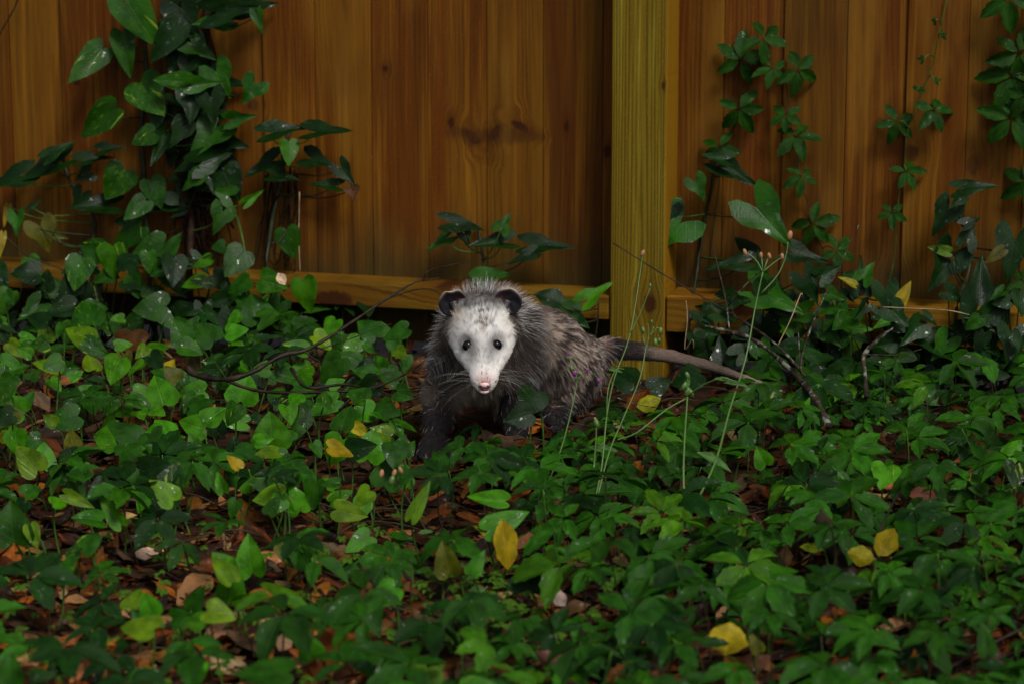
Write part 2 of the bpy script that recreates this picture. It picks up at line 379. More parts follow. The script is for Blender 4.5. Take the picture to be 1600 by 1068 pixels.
def basis(tip, nrm):
    z = nrm.normalized(); y = (tip-z*tip.dot(z))
    if y.length < 1e-4: y = RT-z*RT.dot(z)
    y.normalize(); x = y.cross(z); return x, y, z
def put_leaf(kind, centre, L, W, tip, nrm, col, root, name='leaf', label=None, var=None, base_at=False):
    x, y, z = basis(tip, nrm)
    me = LM[kind][rnd.randrange(len(LM[kind])) if var is None else var % len(LM[kind])]
    org = centre if base_at else centre - y*L*COFF[kind]
    base = root.location if root else Vector()
    o = link(name, me, root)
    q = org-base; zs = (L+W)/2
    o.matrix_basis = Matrix(((x.x*W, y.x*L, z.x*zs, q.x), (x.y*W, y.y*L, z.y*zs, q.y), (x.z*W, y.z*L, z.z*zs, q.z), (0, 0, 0, 1)))
    o.color = (*col, 1)
    if label: o['label'] = label
    return o, org
def jitc(c, a=.25, r=rnd):
    k = 1+r.uniform(-a, a); return tuple(max(0, v*k*(1+r.uniform(-a, a)*.4)) for v in c)
DG = (.0035, .017, .0016); MG = (.0100, .048, .0012); LG = (.026, .108, .0014); YG = (.055, .112, .002); YE = (.20, .145, .004); BR = (.055, .022, .007); OL = (.048, .052, .003)
COLS = {'d': DG, 'm': MG, 'l': LG, 'g': YG, 'y': YE, 'b': BR, 'o': OL}

# ------------------------------------------------------------------ climbing vines on the fence
def img_dir(a): return RT*math.cos(R(a)) + UP*math.sin(R(a))
def fence_leaf(root, kind, px, py, L, W, ang, col, off, stem_pts=None, tilt=None, stems=None, lab=None):
    c = PF(px, py, off); d = (c-CAM).dot(FW); s = d/F
    t = R(rnd.uniform(8, 38)) if tilt is None else R(tilt)
    if c.z < zr0+.09 and off < .1: c = PF(px, py, off+.088); s = (c-CAM).dot(FW)/F
    tw = rnd.uniform(-.35, .35)
    nrm = (-hf*math.cos(t) + Vector((0, 0, 1))*math.sin(t) + RT*tw).normalized()
    o, org = put_leaf(kind, c, L*s*1.04, W*s*1.08, img_dir(ang), nrm, tuple(.85*q for q in jitc(COLS[col])), root, label=lab)
    if stems is not None and stem_pts:
        best = min(stem_pts, key=lambda q: (q-org).length + (0 if q.z < org.z-.012 else .08))
        mid = best*.35+org*.65 + Vector((0, -.006, -.010))
        stems.append(([best, mid, org], .0013, .0010))
    return org
def vine(name, label, cat, stem, leaves, mat=M_dstem, r=(.0035, .002), off=.02, sname='stem', group='vines climbing the fence', extra=None):
    pts = []
    for i, (x, y) in enumerate(stem):
        p_ = PF(x, y, off*(.4+.9*(i % 2)*.5)); pts.append(p_ if p_.z > zr0+.07 else PF(x, y, .098))
    pts = smooth_path(pts)
    b = pts[-1] if pts[-1].z < pts[0].z else pts[0]
    root = empty(name, (b.x, b.y, 0), label, cat, group)
    tubes(sname, [(pts[::4]+[pts[-1]], r[0], r[1])], mat, root, .15, 6)
    st = []
    for lf in leaves:
        kind, px, py, L, W, ang, col = lf[:7]
        fence_leaf(root, kind, px, py, L, W, ang, col, off+rnd.uniform(.012, .05), pts, lf[7] if len(lf) > 7 else None, st, None)
    if st: 
        for q in st: tubes('petiole', [q], M_stem if rnd.random() < .4 else M_dstem, root, 0, 4)
    if extra: extra(root)
    return root

vine('pothos_vine', 'dark stemmed pothos climbing the left boards with yellow streaked heart leaves', 'vine',
     [(226, -40), (226, 60), (229, 130), (221, 200), (224, 260), (227, 330), (232, 420), (240, 500), (250, 560)],
     [('P', 138, 97, 92, 44, 225, 'm'), ('H', 195, 80, 84, 38, -80, 'm'), ('P', 214, 26, 112, 62, -58, 'm'), ('P', 234, 150, 82, 64, -52, 'm'),
      ('P', 157, 188, 88, 50, 214, 'm'), ('P', 226, 215, 46, 36, 205, 'm'), ('P', 182, 284, 64, 54, 236, 'm', 10), ('H', 242, 300, 55, 40, -70, 'm'),
      ('H', 214, 326, 55, 34, 225, 'm'), ('P', 145, 390, 48, 40, 165, 'm'), ('P', 176, 406, 60, 50, -90, 'l', 10), ('H', 200, 370, 76, 38, 215, 'm'),
      ('H', 236, 386, 60, 42, 200, 'm'), ('H', 256, 418, 62, 42, -80, 'm'), ('H', 268, 385, 52, 26, 60, 'm'), ('P', 318, 410, 38, 22, 200, 'l'),
      ('P', 304, 442, 44, 26, 195, 'l'), ('H', 342, 386, 26, 22, 190, 'm'), ('H', 200, 345, 50, 28, 190, 'd')], M_dstem, (.0045, .004), .018)
vine('pothos_vine', 'pothos runner with three drooping heart leaves at the left rail end', 'vine',
     [(345, 300), (372, 345), (385, 420), (380, 500), (370, 560)],
     [('H', 368, 408, 60, 48, 232, 'm', 30), ('H', 374, 446, 50, 28, 205, 'm'), ('P', 424, 442, 50, 40, -20, 'l'), ('H', 478, 459, 62, 42, -78, 'l', 8),
      ('H', 340, 470, 45, 26, 195, 'd'), ('H', 400, 484, 58, 56, 100, 'm')], M_stem, (.002, .0015), .05)
def roots_left(root):
    r = random.Random(3); L = []
    for k in range(34):
        x = r.uniform(275, 345); y = r.uniform(190, 250)
        p = [PF(x+r.uniform(-9, 9)*j, y+j*r.uniform(30, 50), .006+.02*r.random()) for j in range(6)]
        L.append((p, .0022, .0008))
    tubes('aerial_roots', L, M_bstem, root, .3, 4)
    for k in range(26):
        px, py = r.uniform(262, 372), r.uniform(-10, 330)
        fence_leaf(root, r.choice('AHA'), px, py, r.uniform(44, 80), r.uniform(30, 50), r.uniform(180, 360), 'd', .012+.02*r.random())
vine('arrowhead_vine', 'dense dark arrowhead vine with brown hanging root mass on the left boards', 'vine',
     [(330, -40), (322, 40), (335, 110), (318, 190), (308, 260), (300, 340), (296, 430), (300, 520)],
     [('A', 288, 22, 78, 62, -62, 'd'), ('A', 352, 18, 100, 48, 8, 'd'), ('A', 340, 32, 70, 42, 195, 'm'), ('A', 392, 12, 75, 36, 12, 'd'), ('A', 403, 30, 46, 20, -75, 'm'),
      ('H', 262, 62, 86, 46, 236, 'd'), ('A', 306, 72, 66, 46, -38, 'm'), ('A', 292, 104, 44, 34, 250, 'd'), ('A', 342, 120, 66, 50, -62, 'm'),
      ('A', 394, 138, 50, 42, 236, 'm', 10), ('P', 272, 126, 66, 32, 175, 'm'), ('A', 312, 132, 66, 28, 8, 'm'), ('A', 300, 160, 62, 50, -90, 'd'), ('A', 330, 160, 62, 46, -80, 'd'),
      ('A', 330, 208, 92, 62, 234, 'm', 30), ('A', 370, 186, 54, 28, 12, 'm'), ('A', 254, 222, 84, 38, -112, 'd', 40), ('A', 282, 205, 56, 36, 240, 'd'),
      ('A', 326, 250, 86, 44, 22, 'd'), ('A', 297, 258, 54, 32, 192, 'd'), ('A', 304, 281, 46, 28, 222, 'm'), ('A', 331, 284, 40, 22, -75, 'd'),
      ('A', 352, 305, 40, 36, 160, 'm'), ('A', 346, 338, 54, 40, 250, 'm', 15), ('A', 392, 311, 46, 16, 35, 'l'), ('H', 245, 180, 50, 30, -95, 'd')],
     M_bstem, (.006, .006), .022, extra=roots_left)
def roots_mid(root):
    r = random.Random(5); L = []
    for k in range(18):
        x = r.uniform(415, 465); y = r.uniform(255, 290)
        p = [PF(x-j*r.uniform(-1, 5), y+j*r.uniform(24, 34), .006+.016*r.random()) for j in range(6)]
        L.append((p, .0018, .0007))
    tubes('aerial_roots', L, M_bstem, root, .3, 4)
    tubes('dry_stem', [([PF(468, 300, .05), PF(467, 370, .05), PF(469, 425, .06)], .0011, .0009)], M_dead, root)
vine('arrowhead_vine', 'arrowhead vine fanning eight glossy leaves left of the bare boards', 'vine',
     [(456, 195), (444, 235), (440, 280), (428, 330), (418, 400), (412, 480), (408, 560)],
     [('A', 436, 205, 88, 40, 14, 'd', 45), ('A', 503, 206, 84, 36, -6, 'd', 45), ('H', 452, 236, 46, 32, -92, 'l'), ('A', 418, 256, 72, 44, 205, 'd', 45),
      ('A', 438, 276, 60, 26, -18, 'd', 50), ('A', 493, 250, 60, 38, -22, 'd', 35), ('A', 537, 268, 52, 30, -52, 'd', 20), ('A', 514, 291, 58, 26, 172, 'd', 45),
      ('A', 551, 300, 26, 24, -80, 'b'), ('H', 453, 378, 56, 42, -75, 'm', 8)], M_dstem, (.004, .003), .024, extra=roots_mid)
vine('arrowhead_vine', 'low arrowhead vine reaching long drooping leaves over the far left boards', 'vine',
     [(96, 240), (112, 290), (150, 350), (120, 430), (92, 500), (85, 560)],
     [('A', 22, 278, 92, 48, 205, 'd', 45), ('A', 78, 262, 112, 46, 200, 'd', 40), ('A', 85, 238, 60, 26, 35, 'd', 30), ('A', 140, 250, 66, 28, 12, 'd', 45), ('A', 168, 234, 50, 26, 8, 'd', 45),
      ('A', 135, 273, 34, 30, 210, 'd'), ('A', 155, 322, 92, 40, 185, 'd', 45), ('A', 125, 308, 42, 30, 240, 'd'), ('A', 27, 345, 46, 30, -85, 'm'),
      ('A', 66, 362, 58, 50, -68, 'o', 12), ('A', 88, 366, 34, 22, -20, 'o', 12), ('H', 10, 335, 42, 12, -100, 'y'), ('H', 3, 380, 46, 12, -95, 'y'), ('A', 52, 322, 30, 12, 42, 'd'),
      ('H', 42, 427, 52, 44, 185, 'd', 40), ('H', 72, 440, 42, 34, 90, 'd'), ('H', 118, 420, 40, 18, -80, 'b'), ('H', 138, 425, 36, 12, -85, 'b')], M_dstem, (.0035, .0025), .03)
vine('arrowhead_vine', 'arrowhead vine spreading flat dark leaves on the boards above the opossum', 'vine',
     [(745, 350), (752, 385), (758, 430), (765, 480), (770, 560)],
     [('A', 716, 350, 80, 38, 4, 'd', 45), ('A', 786, 352, 40, 28, 62, 'm'), ('A', 692, 376, 56, 24, 216, 'm', 40), ('A', 727, 370, 32, 22, -68, 'd'),
      ('A', 776, 380, 84, 34, 196, 'd', 45), ('A', 845, 384, 90, 40, -6, 'd', 45), ('A', 822, 400, 56, 26, 205, 'd', 40), ('H', 765, 432, 68, 40, 15, 'm', 55)], M_dstem, (.003, .0025), .025)
vine('arrowhead_vine', 'young arrowhead vine beside the post with leaves over the left rail', 'vine',
     [(935, 470), (934, 500), (928, 540), (920, 600)],
     [('H', 857, 466, 46, 40, 160, 'd', 40), ('H', 884, 480, 52, 42, 158, 'm', 45), ('A', 926, 463, 66, 34, 38, 'l', 40), ('H', 905, 500, 40, 22, -40, 'm')], M_dstem, (.0014, .0012), .10)
vine('arrowhead_vine', 'arrowhead vine with broad glossy leaves climbing right beside the post', 'vine',
     [(1118, 235), (1112, 290), (1100, 350), (1090, 420), (1078, 500), (1075, 570)],
     [('A', 1054, 356, 92, 74, 222, 'm', 25), ('A', 1046, 330, 46, 34, 250, 'd', 20), ('A', 1090, 290, 46, 34, -62, 'm'), ('A', 1140, 266, 92, 40, -32, 'd', 30),
      ('A', 1192, 336, 112, 74, -52, 'm', 25), ('A', 1125, 248, 54, 26, 170, 'd'), ('A', 1150, 412, 86, 34, 186, 'd', 40), ('H', 1166, 385, 46, 36, 120, 'd', 45),
      ('A', 1250, 398, 80, 38, -14, 'd', 35), ('A', 1200, 462, 108, 58, -28, 'm', 30), ('A', 1186, 425, 60, 28, 95, 'd'), ('A', 1262, 442, 68, 44, -58, 'd'), ('A', 1290, 428, 46, 34, 30, 'd')],
     M_dstem, (.003, .002), .03)
vine('arrowhead_vine', 'tall arrowhead vine with large wavy leaves on the rightmost boards', 'vine',
     [(1503, 300), (1502, 345), (1520, 375), (1512, 430), (1497, 470), (1492, 530), (1500, 600)],
     [('A', 1516, 293, 78, 34, 2, 'd', 45), ('A', 1497, 313, 40, 24, 225, 'd'), ('A', 1477, 334, 70, 44, 237, 'd', 15), ('A', 1514, 348, 42, 22, 30, 'd'),
      ('A', 1480, 410, 92, 60, 240, 'd', 15), ('A', 1513, 370, 56, 34, 66, 'd', 20), ('H', 1470, 391, 42, 18, 165, 'g'), ('H', 1476, 399, 34, 16, 175, 'b'),
      ('A', 1584, 388, 96, 62, -98, 'd', 20), ('H', 1556, 398, 42, 20, 215, 'o'), ('A', 1530, 462, 116, 66, 84, 'd', 25), ('A', 1555, 505, 62, 38, -60, 'd', 25),
      ('A', 1460, 535, 128, 58, 168, 'd', 45), ('A', 1420, 512, 66, 30, 12, 'd', 40), ('A', 1580, 530, 66, 50, -100, 'd'), ('A', 1545, 575, 70, 44, 190, 'd', 40)], M_dstem, (.0035, .003), .04)
vine('arrowhead_vine', 'small arrowhead vine with a yellow edged leaf hanging over the right rail', 'vine',
     [(1345, 400), (1352, 450), (1362, 520), (1366, 600)],
     [('A', 1322, 498, 66, 46, 244, 'm', 12), ('H', 1310, 480, 46, 20, -85, 'y', 10), ('A', 1384, 462, 62, 42, -85, 'd', 15), ('H', 1412, 461, 50, 22, 58, 'y', 12),
      ('A', 1342, 448, 48, 36, 100, 'd'), ('H', 1326, 440, 34, 14, 150, 'y'), ('A', 1352, 430, 44, 30, 60, 'm')], M_dstem, (.002, .0016), .09)
vine('arrowhead_vine', 'drooping dark arrowhead plant on the ground below the right rail', 'vine',
     [(1130, 560), (1140, 590), (1150, 620)],
     [('A', 1128, 555, 56, 40, 100, 'd', 25), ('A', 1160, 548, 54, 34, 40, 'd', 30), ('A', 1230, 545, 60, 34, 175, 'd', 40), ('H', 1190, 575, 48, 34, 200, 'd', 40)], M_dstem, (.002, .0016), .07)

rv = random.Random(77)
def rail_foliage(cols, y0, y1, labels, x_step, kinds, weights):
    for gi_, (xa, lab) in enumerate(labels):
        bx = xa+x_step/2; b = PF(bx, y1+40, .10); root = empty('trailing_vine', (b.x, b.y, 0), lab, 'vine', 'vines over the bottom rail')
        st = []
        for k in range(rv.randrange(8, 12)):
            px = rv.uniform(xa-12, xa+x_step+12); py = rv.uniform(y0, y1)
            L = rv.uniform(34, 64); off = rv.uniform(.10, .19); c = PF(px, py, off)
            if c.z < .03: continue
            sc_ = (c-CAM).dot(FW)/F; t = R(rv.uniform(5, 50))
            nrm = (-hf*math.cos(t)+Vector((0, 0, 1))*math.sin(t)+RT*rv.uniform(-.45, .45)).normalized()
            o, org = put_leaf(rv.choice(kinds), c, L*sc_, L*sc_*rv.uniform(.55, .85), img_dir(rv.uniform(170, 370)), nrm, jitc(COLS[rv.choices('dmlg', weights)[0]], .25, rv), root)
            fx = b.x+rv.uniform(-.02, .02); st.append(([Vector((fx, b.y, .005)), Vector(((fx+org.x)/2, (b.y+org.y)/2-.004, org.z*.62)), org], .0014, .0009))
        for q in st: tubes('stem', [q], M_dstem, root, 0, 4)
rail_foliage('dm', 405, 520, [(-20, 'trailing vine over the rail at the left edge'), (55, 'trailing vine over the rail below the yellowing arrowhead leaf'), (130, 'trailing vine over the rail under the pothos stem'),
    (205, 'trailing vine over the rail just left of the hanging root mass'), (280, 'trailing vine over the rail below the hanging root mass'), (355, 'trailing vine over the rail left of the cream petal')], 75, 'PHHA', [8, 5, .7, .1])
rail_foliage('d', 455, 600, [(1085, 'dark trailing vine over the rail just right of the post'), (1160, 'dark trailing vine over the rail behind the forked branch'), (1235, 'dark trailing vine behind the slender shoot'),
    (1310, 'dark trailing vine below the yellow edged leaf'), (1385, 'dark trailing vine over the rail right of the lichened twig'), (1460, 'dark trailing vine under the tall arrowhead vine'), (1535, 'dark trailing vine over the rail at the right edge')], 75, 'AAH', [7, 3, .6, .1])
def palm(root, centre, s, tip, nrm, col, n5=5, parts=True, spread=58, w=.46, collect=None, rr=rnd):
    """a palmate creeper leaf: leaflets round one point"""
    x, y, z = basis(tip, nrm)
    for k in range(n5):
        a = R((k-(n5-1)/2)*spread + rr.uniform(-9, 9))
        d = y*math.cos(a) + x*math.sin(a)
        droop = rr.uniform(-.05, .30)
        L = s*(1-.07*abs(k-(n5-1)/2)**1.2)*rr.uniform(.88, 1.1)
        nn = (z + d*droop*1.2 + (x*math.cos(a)-y*math.sin(a))*rr.uniform(-.3, .3)).normalized()
        cc = jitc(col, .18, rr)
        org = centre + d*s*.06
        if collect is None: put_leaf('C', org, L, L*w*rr.uniform(.92, 1.12), d-z*droop, nn, cc, root, 'leaflet', base_at=True)
        else: collect.append((rr.randrange(NV), org, L, L*w, d-z*droop, nn, cc))
def creeper(label, stem, palms, off=.022, mat=M_rstem, r=.0013):
    pts = [PF(x, y, .008+.01*(i % 2)) for i, (x, y) in enumerate(stem)]
    b = pts[-1]; root = empty('creeper_vine', (b.x, b.y, max(0, b.z)), label, 'vine', 'vines climbing the fence')
    sp = smooth_path(pts)
    st = [(pts, r, r*.6)]
    for px, py, L, ang, n5 in palms:
        o2 = off+rnd.uniform(0, .02); c = PF(px, py, o2); s = (c-CAM).dot(FW)/F
        t = R(rnd.uniform(5, 40))
        nrm = (-hf*math.cos(t)+Vector((0, 0, 1))*math.sin(t)+RT*rnd.uniform(-.3, .3)).normalized()
        palm(root, c, L*s*1.05, img_dir(ang), nrm, (.008, .036, .0014), n5, spread=64 if n5 == 5 else 55)
        best = min(sp, key=lambda q: (q-c).length); st.append(([best, (best+c)/2+Vector((0, -.006, .006)), c], .0009, .0007))
    tubes('stem', st, mat, root, .1, 4)
creeper('five leaflet creeper spray climbing between the post and the wide pale board',
    [(1196, 62), (1180, 95), (1160, 145), (1150, 190), (1130, 240), (1122, 300), (1110, 400), (1105, 520), (1100, 590)],
    [(1192, 60, 42, -20, 5), (1157, 95, 46, 75, 5), (1155, 170, 42, -70, 5), (1124, 230, 34, -80, 5), (1207, 107, 34, -100, 5)])
creeper('creeper strand hanging straight down the second board right of the post',
    [(1178, 98), (1222, 118), (1230, 150), (1232, 180), (1246, 235), (1252, 290), (1264, 320), (1268, 360), (1290, 400), (1300, 470), (1296, 580)],
    [(1246, 110, 44, -25, 5), (1228, 180, 32, -95, 5), (1244, 213, 40, -75, 5), (1252, 275, 32, -90, 5), (1270, 350, 42, -50, 5), (1306, 392, 34, -20, 5), (1342, 430, 30, -60, 5)])
creeper('sparse pale creeper strand on the boards midway to the right corner',
    [(1484, -20), (1466, 60), (1452, 120), (1420, 200), (1412, 260), (1402, 330), (1398, 400), (1384, 470), (1376, 580)],
    [(1402, 190, 38, -110, 5), (1458, 172, 38, -70, 5), (1416, 268, 32, -60, 5), (1394, 332, 26, -90, 5), (1432, 143, 15, 60, 3), (1470, 57, 11, 20, 3), (1444, 92, 11, 180, 3), (1463, 32, 9, 180, 3), (1460, 126, 11, 0, 3)], mat=M_stem, r=.0010)
creeper('creeper hanging down the far right boards at the corner',
    [(1606, -20), (1602, 60), (1605, 140), (1600, 220), (1604, 300), (1596, 380), (1590, 460), (1584, 570)],
    [(1576, -2, 52, -80, 5), (1592, 84, 48, 200, 5), (1582, 120, 56, 235, 5), (1580, 185, 54, 230, 5), (1604, 150, 46, -60, 5), (1604, 285, 42, 210, 5), (1600, 440, 30, 200, 5)])
# a bare twig crossing the top left corner
tw = empty('bare_twig', PF(26, 0, .03), 'thin dark bare twig crossing the top left fence boards', 'twig')
tubes('twig', [([PF(32, -12, .03), PF(22, 14, .03), PF(6, 42, .035), PF(-8, 70, .04)], .0016, .0012)], M_bark, tw)

# ------------------------------------------------------------------ the opossum (one surface grown from a distance field)
def cone(pa, pb, ra, rb): return (np.array(pa), np.array(pb), ra, rb)
def Pn(px, py, d): return np.array(P(px, py, d))
S = []          # (a, b, ra, rb, group)
def add(a, b, ra, rb, g=0): S.append((Pn(*a), Pn(*b), ra, rb, g))
# head
add((752, 500, 3.550), (752, 504, 3.515), .034, .0335, 1)
add((752, 504, 3.515), (754, 545, 3.482), .0335, .0235, 1)
add((754, 545, 3.482), (757, 592, 3.436), .0235, .0118, 1)
add((727, 519, 3.530), (745, 572, 3.464), .0222, .0112, 1)
add((780, 517, 3.530), (768, 572, 3.464), .0222, .0112, 1)
add((748, 590, 3.440), (766, 590, 3.440), .0085, .0085, 1)
add((756, 575, 3.485), (757, 603, 3.446), .018, .0075, 1)
add((752, 512, 3.56), (758, 528, 3.65), .038, .058, 0)
# body
add((748, 543, 3.665), (770, 543, 3.68), .058, .064, 0)
add((770, 541, 3.68), (845, 556, 3.765), .062, .061, 0)
add((845, 556, 3.765), (890, 574, 3.815), .061, .050, 0)
add((893, 568, 3.83), (948, 546, 3.862), .037, .0148, 0)
add((750, 582, 3.62), (765, 580, 3.67), .034, .046, 0)
# fore leg seen on the left of the head, planted forward
add((716, 570, 3.64), (695, 615, 3.60), .035, .0205, 0)
add((695, 615, 3.60), (682, 660, 3.565), .0200, .0135, 0)
add((684, 660, 3.565), (678, 697, 3.545), .0145, .0110, 0)
gp = P(677, 700, 3.545)
for k in range(5):
    a = np.array((gp.x, gp.y, .016)); ang = R(-60+30*k)
    dv = -hf*math.cos(ang)+RT*math.sin(ang)
    b = a+np.array((dv.x*.024, dv.y*.024, -.012)); S.append((a, b, .0048, .0032, 0))
# other fore leg
add((795, 585, 3.66), (803, 635, 3.665), .036, .021, 0)
q = PG(806, 676, .012); S.append((Pn(803, 635, 3.665), np.array(q), .020, .012, 0))
S.append((np.array(q), np.array(q)-np.array(hf)*.03+np.array((0, 0, -.004)), .010, .007, 0))
# hind legs
add((880, 585, 3.80), (876, 622, 3.775), .050, .027, 0)
q = PG(868, 655, .014); S.append((Pn(876, 622, 3.775), np.array(q), .025, .013, 0))
S.append((np.array(q), np.array(q)-np.array(hf)*.04+np.array((0, 0, -.006)), .012, .008, 0))
add((900, 590, 3.86), (903, 625, 3.86), .030, .016, 0)
# tail
TL = [(950, 544, 3.862, .0145), (1000, 549, 3.868, .0118), (1050, 557, 3.862, .0098), (1100, 569, 3.845, .0079), (1135, 580, 3.825, .0060), (1165, 591, 3.805, .0052), (1200, 602, 3.785, .0034), (1225, 612, 3.77, .0022)]
for p, q in zip(TL, TL[1:]): add(p[:3], q[:3], p[3], q[3], 2)
def sdf_cone(X, a, b, ra, rb):
    ba = b-a; l2 = float(ba@ba) + 1e-12
    pa = X-a; t = np.clip((pa@ba.astype(np.float32))/l2, 0, 1)
    d = pa - t[..., None]*ba.astype(np.float32)
    return np.sqrt((d*d).sum(-1)) - (ra+(rb-ra)*t)
def smin(a, b, k):
    h = np.clip(.5+.5*(b-a)/k, 0, 1); return b*(1-h)+a*h-k*h*(1-h)
EYES = [(731, 540), (776, 539)]
def SDF(X):
    X = X.astype(np.float32); out = {}
    for a, b, ra, rb, gI in S:
        d = sdf_cone(X, a.astype(np.float32), b.astype(np.float32), ra, rb)
        k = {0: .022, 1: .016, 2: .004}[gI]
        out[gI] = d if gI not in out else smin(out[gI], d, k)
    return smin(smin(out[0], out[1], .014), out[2], .008)
h = .0026
allp = np.array([p for s in S for p in (s[0], s[1])]); rr_ = .085
lo = allp.min(0)-.03; hi = allp.max(0)+.03
lo[:2] = np.minimum(lo[:2], Pn(744, 540, 3.665)[:2]-.09); hi[2] = max(hi[2], Pn(744, 540, 3.665)[2]+.09); lo[2] = -.01
N3 = np.ceil((hi-lo)/h).astype(int)+1
gx_, gy_, gz_ = [lo[i]+h*np.arange(N3[i]) for i in range(3)]
D = np.empty(N3, np.float32)
for i in range(0, N3[0], 16):
    G = np.stack(np.meshgrid(gx_[i:i+16], gy_, gz_, indexing='ij'), -1).astype(np.float32)
    D[i:i+16] = SDF(G)
def surface_nets(D, lo, h):
    ins = D < 0; n0, n1, n2 = D.shape
    corner = [(i, j, k) for i in (0, 1) for j in (0, 1) for k in (0, 1)]
    c = np.zeros((n0-1, n1-1, n2-1), np.int8)
    for i, j, k in corner: c += ins[i:n0-1+i, j:n1-1+j, k:n2-1+k]
    act = (c > 0) & (c < 8); idx = -np.ones(act.shape, np.int64); ijk = np.argwhere(act); idx[act] = np.arange(len(ijk))
    acc = np.zeros((len(ijk), 3)); cnt = np.zeros(len(ijk))
    for a in corner:
        for ax in range(3):
            if a[ax]: continue
            b = list(a); b[ax] = 1
            va = D[ijk[:, 0]+a[0], ijk[:, 1]+a[1], ijk[:, 2]+a[2]]; vb = D[ijk[:, 0]+b[0], ijk[:, 1]+b[1], ijk[:, 2]+b[2]]
            m = (va < 0) != (vb < 0); t = va[m]/(va[m]-vb[m])
            p = ijk[m]+np.array(a); p = p.astype(float); p[:, ax] += t
            acc[m] += p; cnt[m] += 1
    V = lo+h*acc/cnt[:, None]; Fq = []
    for ax in range(3):
        sl0 = [slice(None)]*3; sl1 = [slice(None)]*3; sl0[ax] = slice(0, -1); sl1[ax] = slice(1, None)
        e = ins[tuple(sl0)] != ins[tuple(sl1)]; E = np.argwhere(e)
        u, v = (ax+1) % 3, (ax+2) % 3
        E = E[(E[:, u] > 0) & (E[:, v] > 0) & (E[:, u] < D.shape[u]-1) & (E[:, v] < D.shape[v]-1)]
        def gi(du, dv):
            q = E.copy(); q[:, u] += du; q[:, v] += dv; return idx[q[:, 0], q[:, 1], q[:, 2]]
        Q = np.stack([gi(-1, -1), gi(0, -1), gi(0, 0), gi(-1, 0)], 1)
        fl = ins[E[:, 0], E[:, 1], E[:, 2]]; Q[~fl] = Q[~fl][:, ::-1]; Fq.append(Q)
    return V, np.concatenate(Fq)
BV, BF = surface_nets(D, lo, h)
eps = .001
def grad(Pts):
    g_ = np.stack([SDF(Pts+np.eye(3)[i]*eps)-SDF(Pts-np.eye(3)[i]*eps) for i in range(3)], -1)
    return g_/np.maximum(np.linalg.norm(g_, axis=1, keepdims=True), 1e-9)
def surf(px, py, d0=3.3):
    r = np.array(ray(px, py)/F); t = d0; o = np.array(CAM)
    for _ in range(200):
        v = float(SDF((o+r*t)[None])[0])
        if v < .0002: break
        t += v*.9
        if t > 4.2: break
    return t
AX = [np.array(v) for v in (RT, UP, FW)]; CAMn = np.array(CAM)
def projn(Pts):
    v = Pts-CAMn; d = v@AX[2]; return 800+F*(v@AX[0])/d, 534-F*(v@AX[1])/d, d
def sst(x, a, b): t = np.clip((x-a)/(b-a), 0, 1); return t*t*(3-2*t)
def vnoise(Pts, sc_, seed=0):
    r = np.random.RandomState(seed); out = np.zeros(len(Pts))
    for k in range(5):
        kv = r.normal(size=3); kv = kv/np.linalg.norm(kv)*sc_*(1+.4*k); out += np.sin(Pts@kv+r.uniform(0, 6))
    return out/5
nprs2 = np.random.RandomState(99)
def region(Pts):
    """weights on the animal: head, tail, nose, leg, rear"""
    x, y, d = projn(Pts)
    dh = np.full(len(Pts), 9.); 
    for a, b, ra, rb, gI in S:
        if gI == 1: dh = np.minimum(dh, sdf_cone(Pts.astype(np.float32), a.astype(np.float32), b.astype(np.float32), ra, rb))
    yy = [440, 456, 470, 485, 500, 515, 530, 542, 552, 562, 572, 584, 596, 606, 614, 620]; hw = [8, 19, 29, 37, 43, 48, 50, 47, 41, 35, 30, 26, 22, 17, 11, 4]
    xc = 752+5*sst(y, 530, 590); w_ = np.interp(y, yy, hw) + 2.5*vnoise(Pts, 260, 31) + (nprs2.rand(len(y))-.5)*7
    head = sst(np.abs(x-xc), w_+2, w_-6)*sst(d, 3.572, 3.550)*(y < 619)*(y > 440)
    tail = sst(x, 948, 968)
    nose = np.exp(-(((x-757)/12)**2+((y-602)/10)**2)*1.0)*(d < 3.47)
    leg = sst(y, 610, 655)*(x < 745) + sst(y, 585, 625)*((x > 775) & (x < 845)) + sst(y, 615, 650)*(x >= 845)
    rear = sst(x, 825, 870)*(1-tail)
    return x, y, d, head, tail, nose, np.clip(leg, 0, 1), rear
def mixc(c, w_, col): return c*(1-w_[:, None])+np.array(col)*w_[:, None]
def skin_col(Pts):
    x, y, d, head, tail, nose, leg, rear = region(Pts)
    c = np.tile(np.array((.05, .036, .03)), (len(Pts), 1))
    c = mixc(c, rear*.8, (.26, .17, .13)); c = mixc(c, leg, (.012, .010, .011)); c = mixc(c, head, (.70, .62, .57))
    c = mixc(c, head*np.exp(-(((x-757)/22)**2+((y-585)/20)**2))*.8, (.62, .36, .34)); c = mixc(c, np.clip(nose*1.4, 0, 1), (.62, .25, .24))
    c = mixc(c, head*np.exp(-(((x-757)/9)**2+((y-611)/4)**2)), (.5, .13, .14))
    for nxp in (750, 764): c = mixc(c, np.exp(-(((x-nxp)/2.6)**2+((y-604)/2.2)**2))*(d < 3.47), (.05, .01, .01))
    for ex, ey in EYES: c = mixc(c, head*np.exp(-(((x-ex)/10)**2+((y-ey-1)/9)**2)), (.015, .012, .013))
    t2 = sst(x, 996, 1028)
    pinkish = (.24, .13, .10)
    c = mixc(c, sst(x, 925, 940)*sst(x, 958, 946), pinkish); c = mixc(c, tail*(1-t2), (.035, .026, .024)); c = mixc(c, tail*t2, (.115, .080, .060)); c = mixc(c, sst(x, 1120, 1190), (.22, .16, .12))
    return c
om = bpy.data.meshes.new('opossum_body'); om.from_pydata(BV.tolist(), [], BF.tolist()); om.update()
